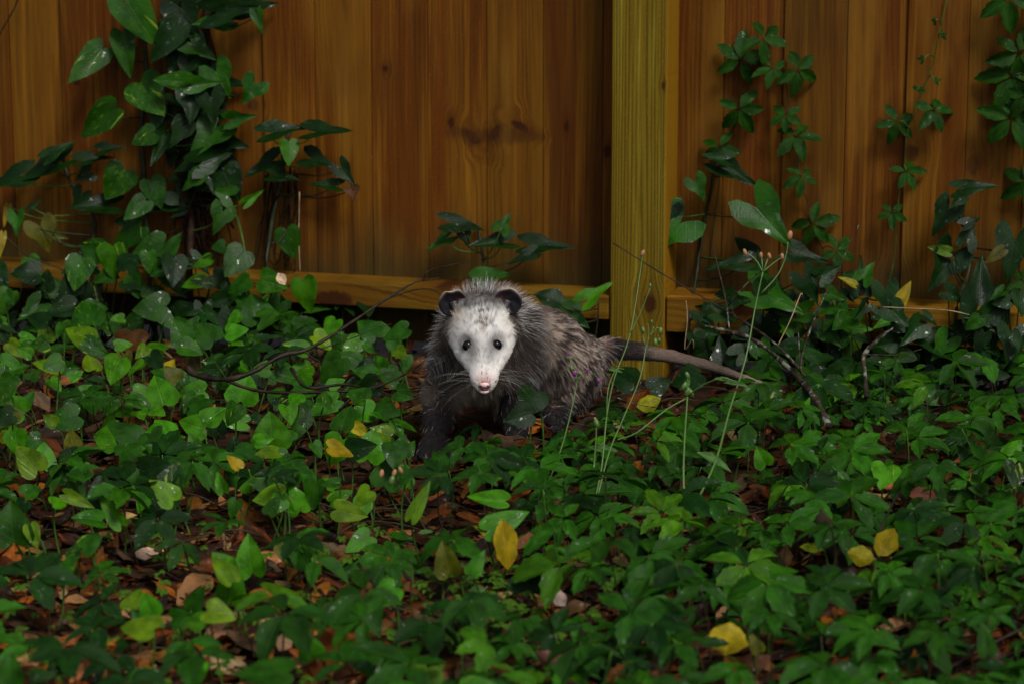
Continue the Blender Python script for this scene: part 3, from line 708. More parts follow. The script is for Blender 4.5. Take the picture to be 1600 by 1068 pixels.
om.polygons.foreach_set('use_smooth', [True]*len(om.polygons))
ca = om.color_attributes.new('Col', 'FLOAT_COLOR', 'POINT')
cc_ = skin_col(BV); ca.data.foreach_set('color', np.concatenate([cc_, np.ones((len(cc_), 1))], 1).ravel())
n = NT('opossum_skin'); at = n.new('ShaderNodeAttribute', attribute_name='Col'); X, Y, Z = n.pos(); vv = n.vec(X, Y, Z)
nn_ = n.noise(vv, 260, 3)
vor = n.new('ShaderNodeTexVoronoi'); vor.inputs['Scale'].default_value = 700; n.t.links.new(vv, vor.inputs['Vector'])
n.col(n.mix(n.M('MULTIPLY', n.ramp(nn_, .35, .7), .5), at.outputs['Color'], n.mix(1.0, at.outputs['Color'], (.45, .42, .4), 'MULTIPLY')))
n.rough(.42); n.b.inputs['Specular IOR Level'].default_value = .25; n.bump(n.M('ADD', n.M('MULTIPLY', vor.outputs[0], 2.0), nn_), 1.0, .0008); M_skin = n.m
n.b.inputs['Subsurface Weight'].default_value = .08; n.b.inputs['Subsurface Radius'].default_value = (.004, .002, .001)
opb = P(770, 690, 3.66)
opo = empty('opossum', (0, 0, 0), 'grey and white opossum walking through the vines facing the camera', 'opossum')
body = link('body', om, opo, M_skin)

def hairs(name, roots, dirs, nrms, length, r0, croot, ctip, mat, bend, npt=5, droop=0.0, clump=None, cl=0.0, seed=0):
    Nn = len(roots); rs = np.random.RandomState(seed)
    Pt = np.empty((Nn, npt, 3)); 
    tip = roots + dirs*length[:, None]
    if clump is not None:
        tgt = clump; tip = tip*(1-cl)+ (tgt)*cl if np.isscalar(cl) else tip*(1-cl[:, None])+tgt*cl[:, None]
        v = tip-roots; ln = np.linalg.norm(v, axis=1, keepdims=True); tip = roots+v/np.maximum(ln, 1e-6)*np.minimum(ln, length[:, None]*1.1)
    for k in range(npt):
        t = k/(npt-1)
        Pt[:, k] = roots+(tip-roots)*t + nrms*(length*bend*math.sin(math.pi*t*.8))[:, None] + np.array((0, 0, -1.))*(droop*length*t*t)[:, None]
    hc = bpy.data.hair_curves.new(name); hc.add_curves([npt]*Nn)
    hc.attributes['position'].data.foreach_set('vector', Pt.astype(np.float32).ravel())
    rad = hc.attributes.get('radius') or hc.attributes.new('radius', 'FLOAT', 'POINT')
    tt = np.linspace(0, 1, npt); rad.data.foreach_set('value', (r0[:, None]*(1-.85*tt**1.5)[None]).astype(np.float32).ravel())
    at = hc.attributes.new('Col', 'FLOAT_COLOR', 'POINT')
    col = croot[:, None]*(1-tt[None, :, None])+ctip[:, None]*tt[None, :, None]
    at.data.foreach_set('color', np.concatenate([col, np.ones((Nn, npt, 1))], 2).astype(np.float32).ravel())
    o = bpy.data.objects.new(name, hc); C.objects.link(o); o.parent = opo; hc.materials.append(mat); return o
n = NT('fur'); at = n.new('ShaderNodeAttribute', attribute_name='Col'); n.col(at.outputs['Color']); n.rough(.6); n.b.inputs['Specular IOR Level'].default_value = .12
tr = n.new('ShaderNodeBsdfTranslucent'); n.t.links.new(at.outputs['Color'], tr.inputs[0]); ms = n.new('ShaderNodeMixShader'); ms.inputs[0].default_value = .3
n.t.links.new(n.b.outputs[0], ms.inputs[1]); n.t.links.new(tr.outputs[0], ms.inputs[2]); n.t.links.new(ms.outputs[0], n.out.inputs[0]); M_fur = n.m

nprs = np.random.RandomState(11)
tri = np.concatenate([BF[:, [0, 1, 2]], BF[:, [0, 2, 3]]])
A_ = BV[tri[:, 0]]; B_ = BV[tri[:, 1]]; C_ = BV[tri[:, 2]]
area = np.linalg.norm(np.cross(B_-A_, C_-A_), axis=1); cum = np.cumsum(area)/area.sum()
def sample(N):
    t = np.searchsorted(cum, nprs.rand(N)); u = nprs.rand(N, 1); v = nprs.rand(N, 1); f = u+v > 1; u[f] = 1-u[f]; v[f] = 1-v[f]
    return A_[t]+(B_[t]-A_[t])*u+(C_[t]-A_[t])*v
def nrmz(v): return v/np.maximum(np.linalg.norm(v, axis=1, keepdims=True), 1e-9)
NOSE = Pn(757, 600, 3.43); BACK = Pn(950, 552, 3.87)-Pn(750, 505, 3.60); BACK /= np.linalg.norm(BACK)
HB = Pn(752, 470, 3.60)
def flow(Pts, Nn, head, leg):
    b = np.tile(BACK, (len(Pts), 1))
    side = np.clip(1-Nn[:, 2:3], 0, 1.6)
    f = b*1.0 + np.array((0, 0, -1.))*side*.75
    fh = nrmz(Pts-NOSE)
    f = f*(1-head[:, None])+fh*head[:, None]
    f = f*(1-leg[:, None])+(np.array((0, 0, -1.))+b*.25)*leg[:, None]
    f = f - Nn*(f*Nn).sum(1, keepdims=True)
    return nrmz(f)
# -- under fur
def clumps(Pts, F_, Nn, K, reach, seed):
    rs = np.random.RandomState(seed); ci = rs.choice(len(Pts), K, replace=False)
    kd = KDTree(K)
    for i, c in enumerate(ci): kd.insert(Pts[c], i)
    kd.balance(); idx = np.array([kd.find(p)[1] for p in Pts])
    tgt = Pts[ci]+nrmz(F_[ci]+Nn[ci]*.35)*reach[ci][:, None]
    return idx, tgt[idx], rs.rand(K)[idx]
Pt = sample(150000); x, y, d, head, tail, nose, leg, rear = region(Pt)
keep = (tail < .35) & (nose < .25) & (head < .5)
Pt = Pt[keep]; x, y, d, head, tail, nose, leg, rear = [a[keep] for a in (x, y, d, head, tail, nose, leg, rear)]
Nn = grad(Pt); Ff = flow(Pt, Nn, head*0, leg)
nearhead = sst(np.linalg.norm(Pt-Pn(752, 500, 3.58), axis=1), .11, .055)
ln = .012+.008*nprs.rand(len(Pt)); ln *= (1-.72*leg)*(1-.45*tail)*(1-.1*rear)
lift = .38 + .45*nearhead*np.clip(Nn[:, 2], 0, 1) - .15*rear - .15*leg
dv = nrmz(Ff + Nn*lift[:, None] + nprs.normal(size=Pt.shape)*.13)
ln *= 1-.55*sst(x, 915, 935)
ci, tgt, cr = clumps(Pt, Ff, Nn, 14000, ln, 5)
chest = np.exp(-(((x-730)/38)**2+((y-618)/20)**2))*(d < 3.70)
clf = .15+.55*rear
sil = vnoise(Pt, 60, 4)
croot = np.tile(np.array((.048, .034, .027)), (len(Pt), 1)); ctip = croot*1.0
lite = sst(nprs.rand(len(Pt)), .35, 1.0)
ctip = mixc(ctip, lite*.75, (.16, .135, .12))
leftside = sst(x, 745, 700)
ctip = mixc(ctip, leftside*.35, (.20, .165, .14))
rt_ = rear*sst(sil, -.6, .1)*sst(y, 640, 590); croot = mixc(croot, rt_*.95, (.42, .32, .26)); ctip = mixc(ctip, rt_*.92, (.58, .47, .39))
dk = sst(cr+.12*vnoise(Pt, 90, 6), .70, .74)*rear; ln *= 1+.75*dk
croot = mixc(croot, dk*.9, (.020, .015, .013)); ctip = mixc(ctip, dk*.9, (.022, .016, .014))
dkband = np.exp(-((x-832)/16)**2)*sst(y, 500, 560)*(1-leg)
croot = mixc(croot, dkband*.7, (.018, .015, .016)); ctip = mixc(ctip, dkband*.7, (.03, .026, .026))
croot = mixc(croot, chest*.8, (.26, .22, .15)); ctip = mixc(ctip, chest*.8, (.36, .31, .22))
inner = np.exp(-(((x-712)/9)**2+((y-640)/20)**2))
croot = mixc(croot, leg*(1-.6*inner), (.010, .008, .009)); ctip = mixc(ctip, leg*(1-.6*inner), (.018, .014, .015))
croot = mixc(croot, inner*.7, (.16, .11, .085)); ctip = mixc(ctip, inner*.7, (.20, .145, .115))
croot = mixc(croot, sst(x, 925, 942)*.6, (.20, .125, .10))
ctip = ctip*(.75+.5*nprs.rand(len(Pt), 1))
hairs('body_fur', Pt, dv, Nn, ln, np.full(len(Pt), .00021), croot, ctip, M_fur, .10, 5, .10, tgt, clf, 1)
# -- face fur
Pt = sample(900000); x, y, d, head, tail, nose, leg, rear = region(Pt)
vis = np.ones(len(Pt))
ed = np.minimum(np.hypot(x-731, y-540), np.hypot(x-776, y-539))
keep = (head > .35) & (nose < .55) & (ed > 7.2)
Pt = Pt[keep]; x, y, d, head, tail, nose, leg, rear = [a[keep] for a in (x, y, d, head, tail, nose, leg, rear)]
Nn = grad(Pt); Ff = flow(Pt, Nn, np.ones(len(Pt)), leg*0)
sn = sst(y, 592, 555)
edgew = sst(np.abs(x-753)/np.interp(y, [456, 485, 515, 542, 562, 584, 606], [19, 37, 48, 47, 35, 26, 17]), .72, 1.0)
ln = (.0022+.0070*sn+.005*sst(y, 490, 460)+.0055*edgew*sn)*(.7+.6*nprs.rand(len(Pt)))
dv = nrmz(Ff+Nn*.20+nprs.normal(size=Pt.shape)*.10)
ci, tgt, cr = clumps(Pt, Ff, Nn, 2600, ln, 8)
W = np.tile(np.array((.84, .82, .79)), (len(Pt), 1))
for cx, cy, sx_, sy_ in ((703, 512, 14, 14), (800, 505, 12, 16), (716, 495, 14, 10)): W = mixc(W, np.exp(-(((x-cx)/sx_)**2+((y-cy)/sy_)**2))*.6, (.50, .36, .20))
W = mixc(W, sst(y+7*vnoise(Pt, 230, 9), 492, 464)*.8, (.13, .11, .10))
W = mixc(W, sst(vnoise(Pt, 330, 12)+.5*vnoise(Pt, 140, 13), .25, .9)*.35, (.40, .36, .33))
str_ = sst(np.sin((x-752)*1.25+y*.22+3*vnoise(Pt, 150, 3)), .55, .95)*np.exp(-((x-757)/24)**2)*sst(y, 530, 498)
W = mixc(W, str_*.35, (.06, .045, .04))
W = mixc(W, edgew*.35, (.42, .36, .30))
W = mixc(W, (cr < .24)*np.exp(-((x-755)/19)**2)*sst(y, 530, 512)*.9, (.05, .04, .035))
W = mixc(W, sst(y+5*vnoise(Pt, 260, 15)-.10*np.abs(x-752), 497, 479)*(1-.7*np.exp(-((x-752)/7)**2))*np.clip(.75+.45*vnoise(Pt, 420, 19), .35, .97), (.060, .048, .043))
W = mixc(W, np.exp(-(((x-755)/5)**2+((y-516)/16)**2))*.45, (.28, .2, .15))
for ex, ey in EYES:
    s_ = 1 if ex > 752 else -1
    W = mixc(W, np.clip(np.exp(-(((x-ex+1.0*s_)/9)**2+((y-ey-2)/11)**2))*1.5, 0, 1), (.035, .028, .027))
    W = mixc(W, np.exp(-(((x-ex+s_*10)/9)**2+((y-ey-16)/17)**2))*.62, (.17, .15, .145))
    W = mixc(W, np.exp(-(((x-ex-s_*9)/13)**2+((y-ey+8)/5)**2))*.35, (.22, .16, .14))
W = mixc(W, np.exp(-(((x-741)/8)**2+((y-553)/12)**2))*.55, (.20, .18, .17))
W = mixc(W, np.exp(-(((x-757)/14)**2+((y-590)/9)**2))*.6, (.66, .47, .44))
sp = np.random.RandomState(21)
for k in range(34):
    sx_, sy_ = (sp.normal(757, 15), sp.uniform(498, 600)) if k < 14 else (sp.normal(757, 13), sp.uniform(578, 600))
    W = mixc(W, ((np.hypot(x-sx_, y-sy_) < sp.uniform(.45, 1.0)))*1.0, (.02, .015, .012))
W = W*(.82+.3*nprs.rand(len(Pt), 1))*(1-.25*(cr[:, None] > .8)*sn[:, None])
hairs('face_fur', Pt, dv, Nn, ln, np.full(len(Pt), .00019), W*.92, W, M_fur, .05, 4, 0, tgt, .12, 2)
# -- guard hairs: long, coarse, pale
Pt = sample(19000); x, y, d, head, tail, nose, leg, rear = region(Pt)
keep = (tail < .5) & (nose < .1) & ((head < .05) | (y < 462))
Pt = Pt[keep]; x, y, d, head, tail, nose, leg, rear = [a[keep] for a in (x, y, d, head, tail, nose, leg, rear)]
Nn = grad(Pt); Ff = flow(Pt, Nn, head*0, leg)
crest = np.clip(Nn[:, 2], 0, 1)**1.5*sst(np.abs(x-755), 95, 50)*sst(d, 3.75, 3.60)
crestw = np.tile(np.array((0, 0, 1.)), (len(Pt), 1)) + np.array(RT)*((x-757)/70)[:, None]
ln = (.015+.015*nprs.rand(len(Pt))+.008*crest)*(1-.6*leg)*(1-.25*tail)*(1+.0*crest)
dv = nrmz(Ff*(1-.75*crest[:, None])+crestw*crest[:, None]*1.1+Nn*(.22-.10*rear+.1*crest)[:, None]+nprs.normal(size=Pt.shape)*(.07+.10*crest[:, None]))
rr2 = nprs.rand(len(Pt))
isw = (rr2 < .55*(1-.45*rear)*(1-.8*leg)*(1-.6*sst(y, 555, 600)*(x < 780))).astype(float)
croot = mixc(np.tile(np.array((.03, .024, .022)), (len(Pt), 1)), isw*.55, (.30, .28, .27)); ctip = mixc(np.tile(np.array((.02, .016, .015)), (len(Pt), 1)), isw, (.75, .73, .70))
hairs('guard_hair', Pt, dv, Nn, ln, np.full(len(Pt), .00015)*(1+.3*nprs.rand(len(Pt))), croot, ctip, M_fur, .05, 6, .12, None, 0, 3)
# -- tail base hairs
Pt = sample(60000); x, y, d, head, tail, nose, leg, rear = region(Pt); keep = (x > 956) & (x < 1022) & (nprs.rand(len(Pt)) < sst(x, 1022, 975))
Pt = Pt[keep]; x = x[keep]; Nn = grad(Pt); td = nrmz(np.tile(Pn(1050, 557, 3.862)-Pn(950, 544, 3.862), (len(Pt), 1)))
dv = nrmz(td+Nn*.12+nprs.normal(size=Pt.shape)*.08); ln = .008+.006*nprs.rand(len(Pt)); c0 = np.tile(np.array((.022, .016, .015)), (len(Pt), 1))
hairs('tail_fur', Pt, dv, Nn, ln, np.full(len(Pt), .00022), c0, c0*1.3, M_fur, .02, 4, 0, None, 0, 4)
# -- whiskers
wr = []; wdv = []
for k in range(26):
    s_ = -1 if k % 2 else 1
    px_, py_ = 757+s_*nprs.uniform(13, 23), nprs.uniform(574, 598)
    t = surf(px_, py_); 
    if t > 3.7: continue
    wr.append(Pn(px_, py_, t)); an = nprs.uniform(-.5, .35)
    wdv.append(np.array(RT)*s_*math.cos(an)+np.array((0, 0, 1.))*math.sin(an)+np.array(FW)*nprs.uniform(.0, .5))
wr = np.array(wr); wdv = nrmz(np.array(wdv)); k_ = len(wr)
cw = np.tile(np.array((.45, .42, .38)), (k_, 1))
hairs('whiskers', wr, wdv, np.tile(np.array((0, 0, 1.)), (k_, 1)), nprs.uniform(.030, .062, k_), np.full(k_, .00012), cw*.6, cw, M_fur, .04, 7, .25, None, 0, 5)

# eyes, ears, nose
n = NT('opossum_eye'); n.col((.003, .0025, .0025)); n.rough(.03); n.b.inputs['Specular IOR Level'].default_value = .2; M_eye = n.m
def sphere(name, c, r, sc3, mat, parent, seg=20):
    import bmesh
    bm = bmesh.new(); bmesh.ops.create_uvsphere(bm, u_segments=seg, v_segments=seg//2, radius=r)
    for v in bm.verts: v.co = Vector((v.co.x*sc3[0], v.co.y*sc3[1], v.co.z*sc3[2]))
    me = bpy.data.meshes.new(name); bm.to_mesh(me); bm.free(); me.polygons.foreach_set('use_smooth', [True]*len(me.polygons))
    o = link(name, me, parent, mat); o.location = Vector(c)-(parent.location if parent else Vector()); return o
for ex, ey in EYES:
    t = surf(ex, ey); c = P(ex, ey, t-.0002); sphere('eye', c, .0074, (1, 1, 1.06), M_eye, opo)
n = NT('ear_skin'); at = n.new('ShaderNodeAttribute', attribute_name='Col'); n.col(at.outputs['Color']); n.rough(.6); n.b.inputs['Specular IOR Level'].default_value = .06; M_ear = n.m
def ear(px, py, s_, dep, seed):
    cen = P(px, py, dep); r = .0176; nr, na = 7, 28; V = []; Fc = []; Cl = []
    nrm = (-FW*.96+RT*.16*s_+UP*.02).normalized(); x_, y_, z_ = basis(UP+RT*.15*s_, nrm)
    rs = random.Random(seed)
    for layer in (0, 1):
        for i in range(nr+1):
            for k in range(na):
                a = 2*math.pi*k/na; q = i/nr
                rx = r*(1.06+.06*math.sin(2*a+seed)); 
                notch = 1-.18*math.exp(-((math.cos(a-R(95+8*s_))-1)**2)/.006) if seed == 1 else 1-.07*math.exp(-((math.cos(a-R(115))-1)**2)/.004)
                low = 1-.16*math.exp(-((math.cos(a-R(-90-40*s_))-1)**2)/.05)
                rad = q*rx*notch*low
                lx, ly = rad*math.cos(a), rad*math.sin(a)*1.08
                dz = .0050*(q*q-1)+.0012*math.sin(5*a+q*4+seed)*q + (.0018*q**6)
                if layer: dz -= .0016*(1-.5*q)
                V.append(cen+x_*lx+y_*ly+z_*dz)
                inn = .7*math.exp(-(((lx*s_+.010)/.007)**2+((ly+.006)/.010)**2))
                rim = max(0, math.sin(a))**2*max(0, (q-.84)/.16)
                base = np.array((.004, .0036, .005))*(1-inn)+np.array((.075, .018, .016))*inn
                col = base*(1-rim)+np.array((.42, .33, .27))*rim
                if layer: col = col*.5+np.array((.1, .08, .08))*.5
                Cl.append((*col, 1))
    L0 = (nr+1)*na
    for layer in (0, 1):
        for i in range(nr):
            for k in range(na):
                q = [layer*L0+i*na+k, layer*L0+i*na+(k+1) % na, layer*L0+(i+1)*na+(k+1) % na, layer*L0+(i+1)*na+k]
                if i == 0: q = [q[0], q[2], q[3]]
                Fc.append(tuple(q if layer == 0 else q[::-1]))
    for k in range(na): Fc.append((nr*na+k, nr*na+(k+1) % na, L0+nr*na+(k+1) % na, L0+nr*na+k))
    me = mesh('ear', V, Fc); c = me.color_attributes.new('Col', 'FLOAT_COLOR', 'POINT'); c.data.foreach_set('color', [v for q in Cl for v in q])
    o = link('ear', me, opo, M_ear)
    # the lobe joining the ear to the skull
    a = P(px-5*s_, py+12, dep+.002); b = P(px-9*s_, py+22, dep-.004)
    tubes('ear_lobe', [([cen-z_*.006, a, b], .0075, .0022)], M_earlobe, opo, 0, 8)
n = NT('ear_lobe_skin'); n.col((.014, .010, .012)); n.rough(.5); M_earlobe = n.m
ear(707.5, 473, -1, 3.503, 1); ear(793.5, 471, 1, 3.503, 2)
n = NT('nose_skin'); X, Y, Z = n.pos(); n.col(n.mix(n.ramp(n.noise(n.vec(X, Y, Z), 600, 2), .35, .6), (.46, .27, .25), (.56, .42, .39))); n.rough(.38); n.bump(n.noise(n.vec(X, Y, Z), 1500, 2), .5, .0004)
n.b.inputs['Subsurface Weight'].default_value = .15; n.b.inputs['Subsurface Radius'].default_value = (.003, .001, .001); M_nose = n.m
t = surf(757, 601)
ns = sphere('nose', P(757, 600, t+.0028), .0050, (1.5, 1.0, .92), M_nose, opo); ns.rotation_euler = (0, 0, YAW)
n = NT('nostril_dark'); n.col((.02, .004, .004)); n.rough(.4); M_nostril = n.m
for s_ in (-1, 1): sphere('nostril', P(757+5.2*s_, 602.3, t-.0008), .0012, (1.2, .8, 1), M_nostril, opo, 10)
lp = sphere('lower_lip', P(757, 611, t+.0055), .0042, (1.5, .9, .7), M_nose, opo, 14); lp.rotation_euler = (0, 0, YAW)
sphere('mouth_line', P(757, 608, t+.0028), .0036, (1.5, .8, .42), M_nostril, opo, 12).rotation_euler = (0, 0, YAW)

# ------------------------------------------------------------------ ground plants, named for their place
LAND = [("the opossum's front paw", 676, 700), ("the opossum's hind leg", 880, 655), ("the foot of the fence post", 1005, 600), ("the square yellow leaf", 1137, 997),
        ("the thick dark stick", 1300, 840), ("the small yellow leaf", 1015, 627), ("the fallen black branch", 400, 590), ("the curled brown leaf", 205, 535),
        ("the drooping yellow leaf", 785, 860), ("the red fallen leaf", 1385, 752), ("the big streaked leaf", 45, 720), ("the wiry moss tuft", 700, 1010),
        ("the purple budded weed", 860, 760), ("the tallest weed", 1120, 715), ("the lichened fork", 1352, 590), ("the big edge leaf", 20, 820),
        ("the pale upright leaf pair", 360, 905), ("the bent yellow leaf", 1385, 850), ("the pale dry leaf", 240, 862), ("the broad bottom leaf", 420, 1045),
        ("the lower right corner", 1570, 1040), ("the right frame edge", 1570, 720), ("the round upright leaf", 425, 673), ("the lower left corner", 30, 1040),
        ("the pair of olive leaves", 708, 872), ("the grey curled leaf", 873, 935)]
LANDW = [(a, PG(b, c)) for a, b, c in LAND]
ORD = ['nearest', 'second', 'third', 'fourth', 'fifth', 'sixth', 'seventh', 'eighth', 'ninth', 'tenth', 'eleventh', 'twelfth', 'thirteenth', 'fourteenth', 'fifteenth', 'sixteenth', 'seventeenth', 'eighteenth', 'nineteenth', 'twentieth', 'twenty first', 'twenty second', 'twenty third', 'twenty fourth', 'twenty fifth', 'twenty sixth', 'twenty seventh', 'twenty eighth', 'twenty ninth', 'thirtieth']
def name_places(items, noun):
    """items: (root, position, look) -> one label each: look + noun + rank on one side of the nearest landmark"""
    cell = {}
    for it in items:
        p = it[1]; L_, lp = min(LANDW, key=lambda q: (q[1]-p).length); v = p-lp
        a, b = v.dot(RT), v.dot(hf)
        side = ('right of' if a > 0 else 'left of') if abs(a) > abs(b) else ('behind' if b > 0 else 'in front of')
        cell.setdefault((L_, side), []).append(((p-lp).length, it))
    for (L_, side), q in cell.items():
        q.sort(key=lambda e: e[0])
        for k, (_, it) in enumerate(q):
            it[0]['label'] = f"{it[2]} {noun}, {ORD[min(k, 29)]} {side} {L_}"
def clear_of_animal(px, py):
    if 645 < px < 725: return py > 700 if px < 700 else py > 690
    if 725 <= px < 785: return py > 640
    if 785 <= px < 850: return py > 628
    if 850 <= px < 905: return py > 652
    if 905 <= px < 960: return py > 606
    if 960 <= px < 1130: return py > 602
    if 1130 <= px < 1185: return py > 616
    return True
def leaf_look(col):
    if col[0] > .2: return 'yellow'
    return 'pale green' if col[1] > .060 else ('dark green' if col[1] < .028 else 'mid green')

# -- hand placed heart leaves rising from the ground: (kind, px, py, length, width, tip angle, colour, height, tilt)
HL = [('P', 135, 490, 62, 56, 110, 'm', .09, 35), ('H', 97, 483, 56, 36, 200, 'd', .09, 40), ('H', 238, 480, 62, 50, 185, 'm', .10, 25), ('P', 180, 576, 50, 46, 250, 'l', .07, 30),
      ('P', 126, 524, 60, 38, 150, 'g', .07, 30), ('P', 150, 545, 56, 30, -30, 'm', .07, 35), ('H', 281, 520, 50, 40, 120, 'm', .08, 20), ('H', 322, 520, 54, 44, 130, 'm', .08, 30), ('P', 297, 545, 42, 34, -20, 'm', .06, 40),
      ('H', 250, 612, 62, 56, 110, 'l', .06, 25), ('P', 262, 585, 60, 32, 160, 'm', .07, 40), ('H', 302, 613, 50, 38, 190, 'l', .05, 25), ('H', 380, 608, 54, 54, 80, 'l', .06, 15), ('H', 425, 674, 62, 62, 92, 'l', .06, 5),
      ('H', 303, 664, 52, 42, 165, 'l', .05, 20), ('H', 362, 656, 64, 30, 175, 'l', .05, 35), ('H', 526, 702, 54, 50, 240, 'l', .05, 15), ('H', 578, 697, 58, 52, 80, 'l', .055, 15), ('H', 606, 740, 56, 52, 70, 'm', .05, 20),
      ('H', 508, 634, 62, 34, 210, 'l', .06, 30), ('H', 100, 655, 62, 46, 200, 'm', .05, 35), ('P', 165, 684, 48, 46, 170, 'l', .04, 20), ('H', 195, 675, 70, 44, 145, 'm', .07, 45), ('P', 268, 756, 54, 46, 150, 'l', .05, 25),
      ('P', 45, 718, 64, 46, 130, 'g', .06, 25), ('H', 20, 820, 76, 66, 95, 'm', .07, 10), ('H', 52, 835, 44, 26, -70, 'g', .06, 20), ('H', 362, 912, 82, 48, 85, 'l', .07, 5), ('H', 350, 890, 66, 34, 120, 'g', .09, 40), ('H', 390, 870, 72, 50, 100, 'l', .05, 10),
      ('H', 232, 946, 48, 40, 125, 'l', .05, 15), ('H', 216, 970, 46, 24, 115, 'm', .05, 15), ('H', 308, 935, 50, 30, 60, 'm', .05, 15), ('H', 484, 1012, 46, 44, 110, 'l', .04, 10), ('H', 590, 1018, 44, 44, 130, 'm', .04, 15),
      ('H', 415, 1048, 108, 50, 170, 'm', .06, 45), ('H', 438, 780, 60, 34, -40, 'l', .05, 20), ('P', 545, 800, 60, 36, -15, 'g', .05, 25), ('P', 530, 775, 44, 26, 30, 'l', .05, 25), ('H', 655, 785, 76, 24, 62, 'g', .08, 15),
      ('H', 698, 875, 62, 44, 105, 'o', .06, 10), ('H', 745, 880, 50, 26, 60, 'l', .06, 15), ('H', 788, 815, 84, 42, 28, 'l', .08, 30), ('H', 765, 778, 70, 30, 170, 'l', .08, 35), ('D', 790, 850, 80, 36, -82, 'y', .06, 10), ('D', 762, 828, 44, 18, 165, 'y', .07, 20),
      ('H', 15, 1048, 58, 48, 100, 'm', .05, 20), ('H', 65, 1055, 46, 26, 10, 'm', .04, 25), ('P', 1190, 714, 38, 32, 120, 'l', .05, 10), ('D', 1384, 846, 48, 36, 60, 'y', .06, 20), ('D', 1345, 868, 42, 30, 170, 'y', .06, 15), ('D', 1268, 855, 36, 14, 170, 'y', .06, 20),
      ('D', 1137, 998, 50, 60, 80, 'y', .05, 5), ('D', 1014, 628, 40, 26, 20, 'y', .045, 25), ('D', 560, 668, 36, 20, -30, 'y', .05, 20), ('D', 12, 682, 44, 18, 10, 'y', .05, 20), ('H', 24, 545, 40, 26, -40, 'g', .06, 20),
      ('H', 205, 532, 40, 52, -92, 'b', .06, 5), ('H', 5, 590, 44, 44, 90, 'm', .06, 15), ('H', 22, 635, 50, 44, 150, 'l', .05, 20), ('P', 75, 570, 56, 26, 170, 'g', .05, 25), ('H', 60, 500, 46, 30, 160, 'd', .08, 30),
      ('P', 450, 585, 60, 34, -20, 'm', .06, 30), ('H', 470, 640, 44, 32, 180, 'm', .05, 25), ('H', 545, 560, 44, 30, 160, 'm', .07, 30), ('H', 620, 520, 50, 30, 200, 'm', .08, 30), ('H', 575, 515, 46, 38, 140, 'm', .08, 25), ('H', 520, 575, 60, 44, 230, 'm', .06, 15),
      ('P', 560, 610, 44, 30, 200, 'l', .05, 25), ('H', 610, 590, 40, 30, 160, 'm', .06, 25), ('H', 345, 755, 40, 22, 110, 'l', .05, 15), ('H', 492, 770, 54, 36, -95, 'm', .06, 10), ('P', 120, 780, 60, 22, -25, 'g', .07, 25), ('P', 175, 800, 70, 28, 130, 'l', .07, 20), ('P', 142, 848, 44, 34, 30, 'm', .06, 15),
      ('H', 828, 628, 56, 50, 240, 'd', .09, 15), ('H', 812, 650, 50, 40, 200, 'd', .08, 25), ('H', 975, 590, 50, 44, 150, 'd', .05, 25), ('H', 1030, 600, 44, 34, 30, 'd', .05, 25), ('H', 1075, 590, 56, 44, 200, 'd', .05, 25),
      ('H', 1540, 1000, 60, 30, 100, 'm', .07, 10), ('H', 1180, 1005, 40, 24, 120, 'o', .04, 15), ('H', 640, 700, 30, 20, 60, 'm', .04, 20), ('H', 826, 905, 44, 70, 92, 'd', .05, 5)]
items = []
st_h = {}
for kind, px, py, L, W, ang, col, hh, tilt in HL:
    c = PG(px, py, hh); s = (c-CAM).dot(FW)/F
    base = Vector((c.x+rnd.uniform(-.015, .015), c.y+.012+rnd.uniform(0, .02), 0)); base.z = gz(base.x, base.y)-.004
    root = empty('pothos_plant' if col not in 'yb' else 'withering_pothos_plant', base, '', 'plant', 'heart leaved plants on the ground')
    t = R(tilt+rnd.uniform(-5, 5)); nrm = (-hf*math.cos(t)+Vector((0, 0, 1))*math.sin(t)+RT*rnd.uniform(-.3, .3)).normalized()
    cc = jitc(COLS[col], .2); cc = tuple(a_*(1-.45*q_) for a_, q_ in zip(cc, (rnd.random(),)*1+(0, 0))) if col == 'y' else cc; o, org = put_leaf(kind, c, L*s*1.04, W*s*1.08, img_dir(ang), nrm, cc, root)
    tubes('petiole', [([base, (base+org)/2+Vector((rnd.uniform(-.008, .008), .006, .008)), org-nrm*.001], .0016, .0012)], M_stem, root, 0, 5)
    items.append((root, base, ('streaked ' if kind == 'P' else 'crumpled ' if kind == 'D' else '')+{'d': 'dark green', 'm': 'mid green', 'l': 'fresh green', 'g': 'yellow green', 'y': 'yellow', 'b': 'brown', 'o': 'olive'}[col]))
